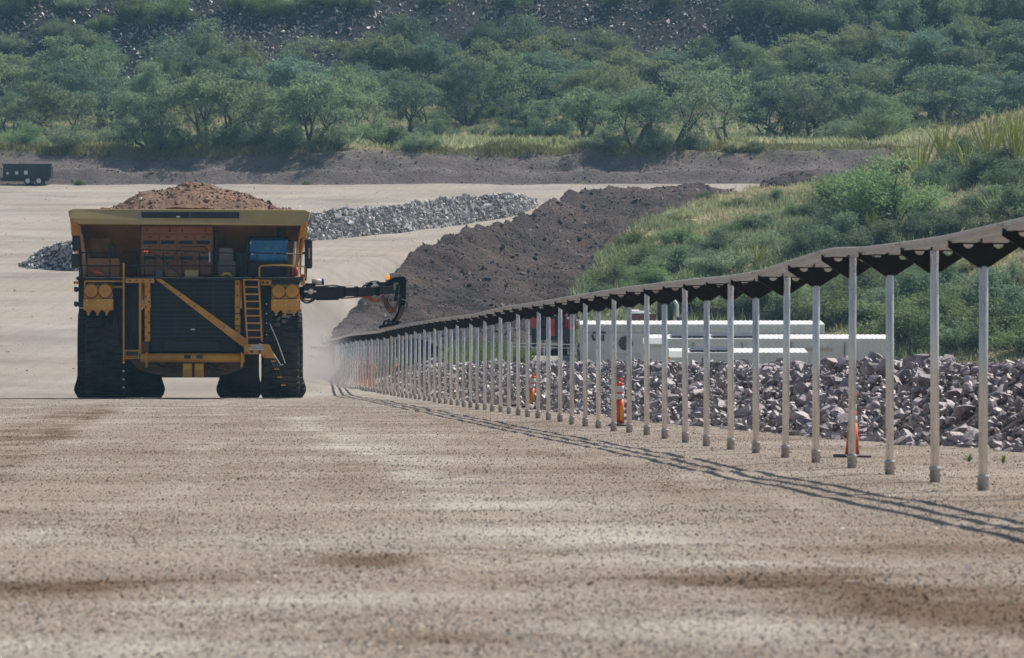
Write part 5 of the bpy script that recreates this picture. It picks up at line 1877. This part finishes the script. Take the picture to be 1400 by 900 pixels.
BEN = [(672, 168, 24, 'bright'), (640, 176, 18, 'bright'), (700, 190, 26, 'grey'), (735, 192, 28, 'dark'), (655, 186, 16, 'grey'), (600, 190, 26, 'dark'), (330, 196, 22, 'bright'), (140, 198, 22, 'grey'), (60, 200, 20, 'grey'), (390, 200, 24, 'green'), (245, 204, 26, 'dark'),
       (540, 200, 22, 'dark'), (760, 200, 20, 'pale'), (1005, 205, 22, 'pale'), (1030, 208, 16, 'bright'), (860, 200, 22, 'dark'), (945, 204, 24, 'dark'), (1188, 196, 40, 'green'), (1150, 192, 30, 'grey'), (1212, 190, 44, 'green'), (108, 249, 9, 'bright'), (418, 246, 7, 'bright'),
       (30, 203, 30, 'green'), (92, 204, 34, 'grey'), (172, 200, 36, 'grey'), (222, 206, 30, 'green'), (318, 204, 34, 'dark'), (362, 203, 38, 'grey'), (402, 206, 30, 'dark'), (462, 204, 34, 'grey'), (520, 200, 34, 'green'), (575, 204, 30, 'grey'), (824, 205, 30, 'grey'), (895, 206, 30, 'dark')]
for i, (px, pb, hp, kd) in enumerate(BEN):
    Y = bench_Y(pb) if pb < 206 else 365.5
    if pb > 240: Y = 357.0
    X = (px - CX) * Y / F
    k = Y / F
    s_ = hp * k / 1.6
    z = float(hill_z(X, Y)) if pb < 240 else float(ground_z(X, Y))
    plant('shrub', SH[kd], (X, Y, z - .05), (s_ * 1.2, s_ * 1.2, s_), random.uniform(0, 6.28), f'{LOOK[kd]} at {"bank foot" if pb > 240 else "bench edge"} {near_land(px)}', 'shrub', 'shrubs along the bench', ('stems', 'foliage'))


# grass: blades in tufts joined into one mesh of kind stuff
def grass(name, P, H, mat, r, blades=7, spread=.25, wid=.05, tone=None):
    P = np.asarray(P)
    n = len(P) * blades
    p = np.repeat(P, blades, 0) + np.concatenate([r.normal(0, spread, (n, 2)), np.zeros((n, 1))], 1)
    h = np.repeat(H, blades) * r.uniform(.5, 1.2, n)
    lean = r.normal(0, .35, (n, 2)) * h[:, None]
    a = r.uniform(0, 6.28, n)
    w = np.stack([np.cos(a), np.sin(a), np.zeros(n)], -1) * (wid * r.uniform(.6, 1.4, n))[:, None]
    top = p + np.concatenate([lean, h[:, None]], 1)
    V = np.stack([p - w, p + w, top], 1).reshape(-1, 3)
    tn = np.repeat(np.repeat(tone if tone is not None else r.uniform(0, 1, len(P)), blades) * .7 + r.uniform(0, .3, n), 3)
    return tag(link(name, np_mesh(name, V, np.arange(n * 3).reshape(-1, 3), MAT[mat], np.clip(tn, 0, 1))), kind='stuff')


n = 9000
X = rng.uniform(-55, 58, n)
Y = 364.3 + np.abs(rng.normal(0, 4.5, n)) + 1.0 * fbm(X, X * 0, 6, 3, 40)
dens = fbm(X, Y, 7, 3, 41) + rng.uniform(-.3, .3, n) > -.02
X, Y = X[dens], Y[dens]
grass('bench_grass', np.stack([X, Y, hill_z(X, Y) - .05], -1), rng.uniform(.2, .65, len(X)) * (1 + np.clip(1.6 * fbm(X, Y, 4, 2, 44), -.5, 1)), 'grassyel', rng, 8, .3, .06, np.clip(.5 + fbm(X, Y, 9, 2, 42), 0, 1))
n = 7000
X = rng.uniform(-60, 62, n)
Y = rng.uniform(368, 436, n)
grass('grove_grass', np.stack([X, Y, hill_z(X, Y) - .05], -1), rng.uniform(.3, .8, n), 'grassgrn', rng, 8, .4, .07, np.clip(.35 + fbm(X, Y, 9, 2, 43), 0, 1))
# hill cover: straw grass and low green herbs
Ph, Nh = sample_mesh(grass_me, 26000, rng)
pxh, pyh = topx(Ph)
ok_ = (pxh > 760) & (pxh < 1500)
Ph, pxh, pyh = Ph[ok_], pxh[ok_], pyh[ok_]
straw = fbm(Ph[:, 0], Ph[:, 1], 7, 3, 50) + (pxh - 1010) / 1100 + rng.uniform(-.15, .15, len(Ph))
isg = straw < -.03
grass('hill_herbs', Ph[isg], rng.uniform(.25, .75, isg.sum()), 'hillherb', rng, 10, .3, .06)
grass('hill_straw', Ph[~isg], rng.uniform(.15, .42, (~isg).sum()), 'grassgrn', rng, 9, .3, .045, np.clip(.7 + fbm(Ph[~isg][:, 0], Ph[~isg][:, 1], 4, 2, 51), 0, 1))


def hill_hit(px, py):
    """depth of the grassy hill surface at a pixel, from its control columns"""
    pxs = [c[0] for c in hcols]
    py_c = [np.interp(px, pxs, [c[1][j][0] for c in hcols]) for j in range(3)]
    y_c = [np.interp(px, pxs, [c[1][j][1] for c in hcols]) for j in range(3)]
    zc_ = [CH - (a - HY) * b_ / F for a, b_ in zip(py_c, y_c)]
    best, bY, bZ = 1e9, 0, 0
    for t in np.linspace(0, 2, 400):
        Y_ = np.interp(t, [0, 1, 2], y_c); Z_ = np.interp(t, [0, 1, 2], zc_)
        e = abs(HY - F * (Z_ - CH) / Y_ - py)
        if e < best:
            best, bY, bZ = e, Y_, Z_
    return Vector(((px - CX) * bY / F, bY, bZ))


HB_ = [(1198, 306, 78, 'green', 1.5), (1165, 318, 50, 'dark', 1.5), (1225, 330, 44, 'twiggy', 1.6), (1180, 336, 30, 'twiggy', 1.8), (1262, 300, 34, 'twiggy', 1.2), (1275, 304, 30, 'twiggy', 1.1), (1330, 300, 40, 'twiggy', 1.3), (1350, 290, 34, 'dark', 1.5),
       (1235, 240, 36, 'twiggy', 1.6), (1245, 232, 28, 'twiggy', 1.4), (1320, 230, 40, 'dark', 1.2), (1365, 240, 36, 'dark', 1.4), (1145, 270, 32, 'twiggy', .8), (1080, 300, 22, 'green', 1.7), (1010, 320, 26, 'green', 1.8), (940, 340, 30, 'green', 1.9),
       (880, 370, 36, 'green', 1.8), (840, 392, 34, 'green', 1.6), (900, 395, 34, 'green', 1.8), (985, 372, 34, 'grey', 1.8), (1050, 345, 30, 'grey', 1.8), (1100, 330, 26, 'dark', 1.8), (820, 420, 30, 'dark', 1.6), (960, 425, 40, 'green', 1.8), (1010, 430, 40, 'grey', 1.7),
       (1060, 425, 44, 'green', 1.7), (930, 300, 22, 'pale', 1.8), (870, 335, 22, 'bright', 1.8), (1075, 440, 36, 'dark', 1.6), (1140, 440, 50, 'green', 1.5), (1175, 405, 40, 'dark', 1.5), (1200, 440, 46, 'grey', 1.5), (1240, 470, 56, 'green', 1.5), (1250, 425, 54, 'dark', 1.4),
       (1300, 450, 54, 'green', 1.4), (1310, 480, 46, 'grey', 1.5), (1355, 470, 56, 'green', 1.4), (1350, 420, 50, 'dark', 1.4), (1390, 450, 56, 'dark', 1.4), (1395, 482, 46, 'green', 1.5), (1290, 400, 40, 'dark', 1.5), (1385, 395, 40, 'grey', 1.5), (1120, 400, 26, 'twiggy', .9), (1115, 452, 20, 'bright', 1.0),
       (1240, 380, 30, 'grey', 1.6), (1330, 370, 30, 'pale', 1.7), (1160, 375, 26, 'pale', 1.7), (1090, 380, 28, 'grey', 1.6), (1030, 395, 28, 'grey', 1.6), (1265, 350, 24, 'pale', 1.7), (1010, 285, 16, 'bright', 1.7), (965, 272, 12, 'bright', 1.7),
       (1222, 312, 84, 'green', 1.3), (1178, 300, 60, 'green', 1.4), (1150, 340, 46, 'dark', 1.4), (1205, 345, 40, 'dark', 1.6), (1280, 262, 40, 'dark', 1.3), (1300, 244, 44, 'twiggy', 1.3), (1340, 252, 40, 'dark', 1.3), (1385, 262, 44, 'dark', 1.3),
       (1392, 300, 46, 'dark', 1.4), (1310, 320, 36, 'dark', 1.5), (1265, 325, 34, 'dark', 1.5), (1120, 300, 30, 'dark', 1.4), (1100, 355, 34, 'dark', 1.6), (1040, 318, 26, 'dark', 1.7), (985, 345, 30, 'dark', 1.7), (930, 372, 34, 'dark', 1.7), (1135, 325, 30, 'twiggy', 1.3), (1060, 280, 20, 'dark', 1.6)]
for i, (px, pb, hp, kd, wd) in enumerate(HB_):
    p = hill_hit(px, pb)
    k = p.y / F
    s_ = hp * k / 1.6
    zone = ('below the rail' if pb > 365 else 'above the rail')
    side = 'by the spoil mound' if px < 900 else ('behind the white containers' if px < 1130 and pb > 365 else ('on open grass' if px < 1130 else ('by the ocotillos' if pb < 345 else 'over the rock berm')))
    plant('shrub', SH[kd], p - Vector((0, 0, .08)), (s_ * wd / 1.1, s_ * wd / 1.1, s_), random.uniform(0, 6.28), f'{LOOK[kd]} on hill {side} {zone}', 'shrub', 'shrubs on the grassy hill', ('stems', 'foliage'))


def ocotillo_mesh(seed, nw=22, h=3.6, spread=1.6):
    rd = random.Random(seed)
    mb = MB()
    for k in range(nw):
        a = rd.uniform(0, 6.28)
        rr = rd.random() ** .6 * spread
        L = h * rd.uniform(.62, 1.05)
        pts = []
        bx_, by_ = math.cos(a), math.sin(a)
        for s in range(7):
            t = s / 6
            pts.append((bx_ * rr * t ** 1.1 + rd.gauss(0, .03), by_ * rr * t ** 1.1 + rd.gauss(0, .03), L * t * (1 - .08 * t * rr)))
        mb.tube(pts, .035, 5, False, [.058, .052, .048, .044, .038, .03, .016])
        # short leafy spurs up the wand
        for s in range(12):
            t = rd.uniform(.12, .98)
            i0 = min(int(t * 6), 5)
            f = t * 6 - i0
            p = Vector(pts[i0]).lerp(Vector(pts[i0 + 1]), f)
            q = p + Vector((rd.gauss(0, .05), rd.gauss(0, .05), rd.uniform(.02, .10)))
            s2 = Vector((rd.gauss(0, .03), rd.gauss(0, .03), .03))
            mb.add([p, q + s2, q - s2], [(0, 1, 2)])
    return mb.mesh('ocotillo', MAT['wand'])


OC = [ocotillo_mesh(301), ocotillo_mesh(302, 16, 3.6, 2.1), ocotillo_mesh(303, 28, 3.6, 1.4), ocotillo_mesh(304, 14, 3.4, 2.0)]
for px, pb, hp, v, lb in ((1256, 255, 72, 0, 'tall ocotillo with dark base, leftmost of the upper cluster'), (1228, 226, 40, 3, 'leaning sparse ocotillo reaching left of the upper cluster'), (1290, 226, 66, 2, 'dense ocotillo in the middle of the upper cluster'),
                          (1322, 240, 60, 1, 'wide open ocotillo low in the upper cluster'), (1352, 230, 78, 0, 'tallest ocotillo right of centre in the upper cluster'), (1388, 232, 84, 2, 'ocotillo at the right edge of the frame above the grass slope'),
                          (1195, 322, 36, 2, 'yellow green ocotillo below the palo verde bush just above the rail'), (1362, 302, 50, 1, 'ocotillo just above the rail near the right edge'), (1325, 300, 28, 3, 'small sparse ocotillo just above the rail'),
                          (1033, 366, 40, 1, 'lone small ocotillo on the grass slope just above the rail')):
    p = hill_hit(px, pb)
    s_ = 1.15 * hp * p.y / F / 3.6
    o = link('ocotillo', OC[v])
    o.location = p - Vector((0, 0, .05))
    o.scale = (s_, s_, s_)
    o.rotation_euler = (0, 0, random.uniform(0, 6.28))
    tag(o, lb, 'ocotillo', 'ocotillos on the grassy hill')

# green strip beside the red machine and roadside weeds
n = 900
px = rng.uniform(615, 715, n); Yg = rng.uniform(212, 226, n)
Xg = (px - CX) * Yg / F
grass('green_weeds', np.stack([Xg, Yg, ground_z(Xg, Yg)], -1), rng.uniform(.3, 1.0, n), 'leafbright', rng, 9, .3, .05)
for px, pb, lb in ((1325, 632, 'bright green weed sprig in the gravel between the two nearest posts'), (1371, 634, 'bright green weed sprig in the gravel right of the nearest post')):
    Y = 1.3 * F / (pb - 495)
    vv, ff = [(0, 0, 0)], []
    for k in range(22):
        a, rr, hh = random.uniform(0, 6.28), random.uniform(.02, .09), random.uniform(.03, .12)
        tip = (math.cos(a) * rr, math.sin(a) * rr, hh)
        m0 = len(vv)
        vv += [(tip[0] * .6 - math.sin(a) * .014, tip[1] * .6 + math.cos(a) * .014, hh * .7), tip, (tip[0] * .6 + math.sin(a) * .014, tip[1] * .6 - math.cos(a) * .014, hh * .7)]
        ff.append((0, m0, m0 + 1, m0 + 2))
    o = link('weed', np_mesh('weed', vv, ff, MAT['leafbright'], np.linspace(0, 1, len(vv))))
    o.location = ((px - CX) * Y / F, Y, 0)
    tag(o, lb, 'weed', 'weeds in the gravel')

# labels still shared get their order from the left
bylab = {}
for o in list(COL.objects):
    if o.parent is None and o.get('label') and o.get('category') in ('tree', 'shrub'):
        bylab.setdefault(o['label'], []).append(o)
for lab, os_ in bylab.items():
    if len(os_) > 1:
        os_.sort(key=lambda o: o.location.x / o.location.y)
        for k, o in enumerate(os_):
            o['label'] = f'{ORD[k]} {lab}' if False else f'{lab}, {ORD[k]} from left'

# ------------------------------------------------------------------ air
def volume_obj(name, me, dens, color, aniso, noise_sc=None, falloff=False):
    m = bpy.data.materials.new(name)
    m.use_nodes = True
    nt = m.node_tree
    for x in list(nt.nodes):
        nt.nodes.remove(x)
    out = N(nt, 'ShaderNodeOutputMaterial')
    pv = N(nt, 'ShaderNodeVolumePrincipled')
    pv.inputs['Color'].default_value = (*color, 1)
    pv.inputs['Density'].default_value = dens
    pv.inputs['Anisotropy'].default_value = aniso
    nt.links.new(pv.outputs[0], out.inputs['Volume'])
    if falloff:
        vec = coords(nt, 'Object')
        ln = N(nt, 'ShaderNodeVectorMath', operation='LENGTH')
        nt.links.new(vec, ln.inputs[0])
        f1 = maprange(nt, ln.outputs['Value'], .25, 1.0, 1, 0)
        nz = noise_tex(nt, vec, noise_sc, 4, .6)
        mm = N(nt, 'ShaderNodeMath', operation='MULTIPLY')
        nt.links.new(f1, mm.inputs[0]); nt.links.new(maprange(nt, nz, .35, .7), mm.inputs[1])
        m2 = N(nt, 'ShaderNodeMath', operation='MULTIPLY')
        nt.links.new(mm.outputs[0], m2.inputs[0]); m2.inputs[1].default_value = dens
        nt.links.new(m2.outputs[0], pv.inputs['Density'])
    me.materials.append(m)
    return link(name, me)


b = MB(); b.box((-330, -70, -2.5), (330, 560, 82))
me = bpy.data.meshes.new('haze'); me.from_pydata(b.v, [], b.f)
tag(volume_obj('haze', me, .00025, (.38, .73, 1.0), 0.0), kind='stuff')


def ball():
    b = MB()
    bm = bmesh.new()
    bmesh.ops.create_icosphere(bm, subdivisions=3, radius=1.0)
    me = bpy.data.meshes.new('dust_cloud'); bm.to_mesh(me); bm.free()
    return me


o = volume_obj('dust_cloud', ball(), .34, (.97, .89, .84), 0.0, 2.2, True)
o.location = (-8.9, 181, .5); o.scale = (2.3, 14, 2.7)
tag(o, kind='stuff')
o = volume_obj('dust_trail', ball(), .035, (.93, .89, .84), 0.0, 2.5, True)
o.location = (-17, 196, 2.2); o.scale = (14, 26, 3.2)
tag(o, kind='stuff')
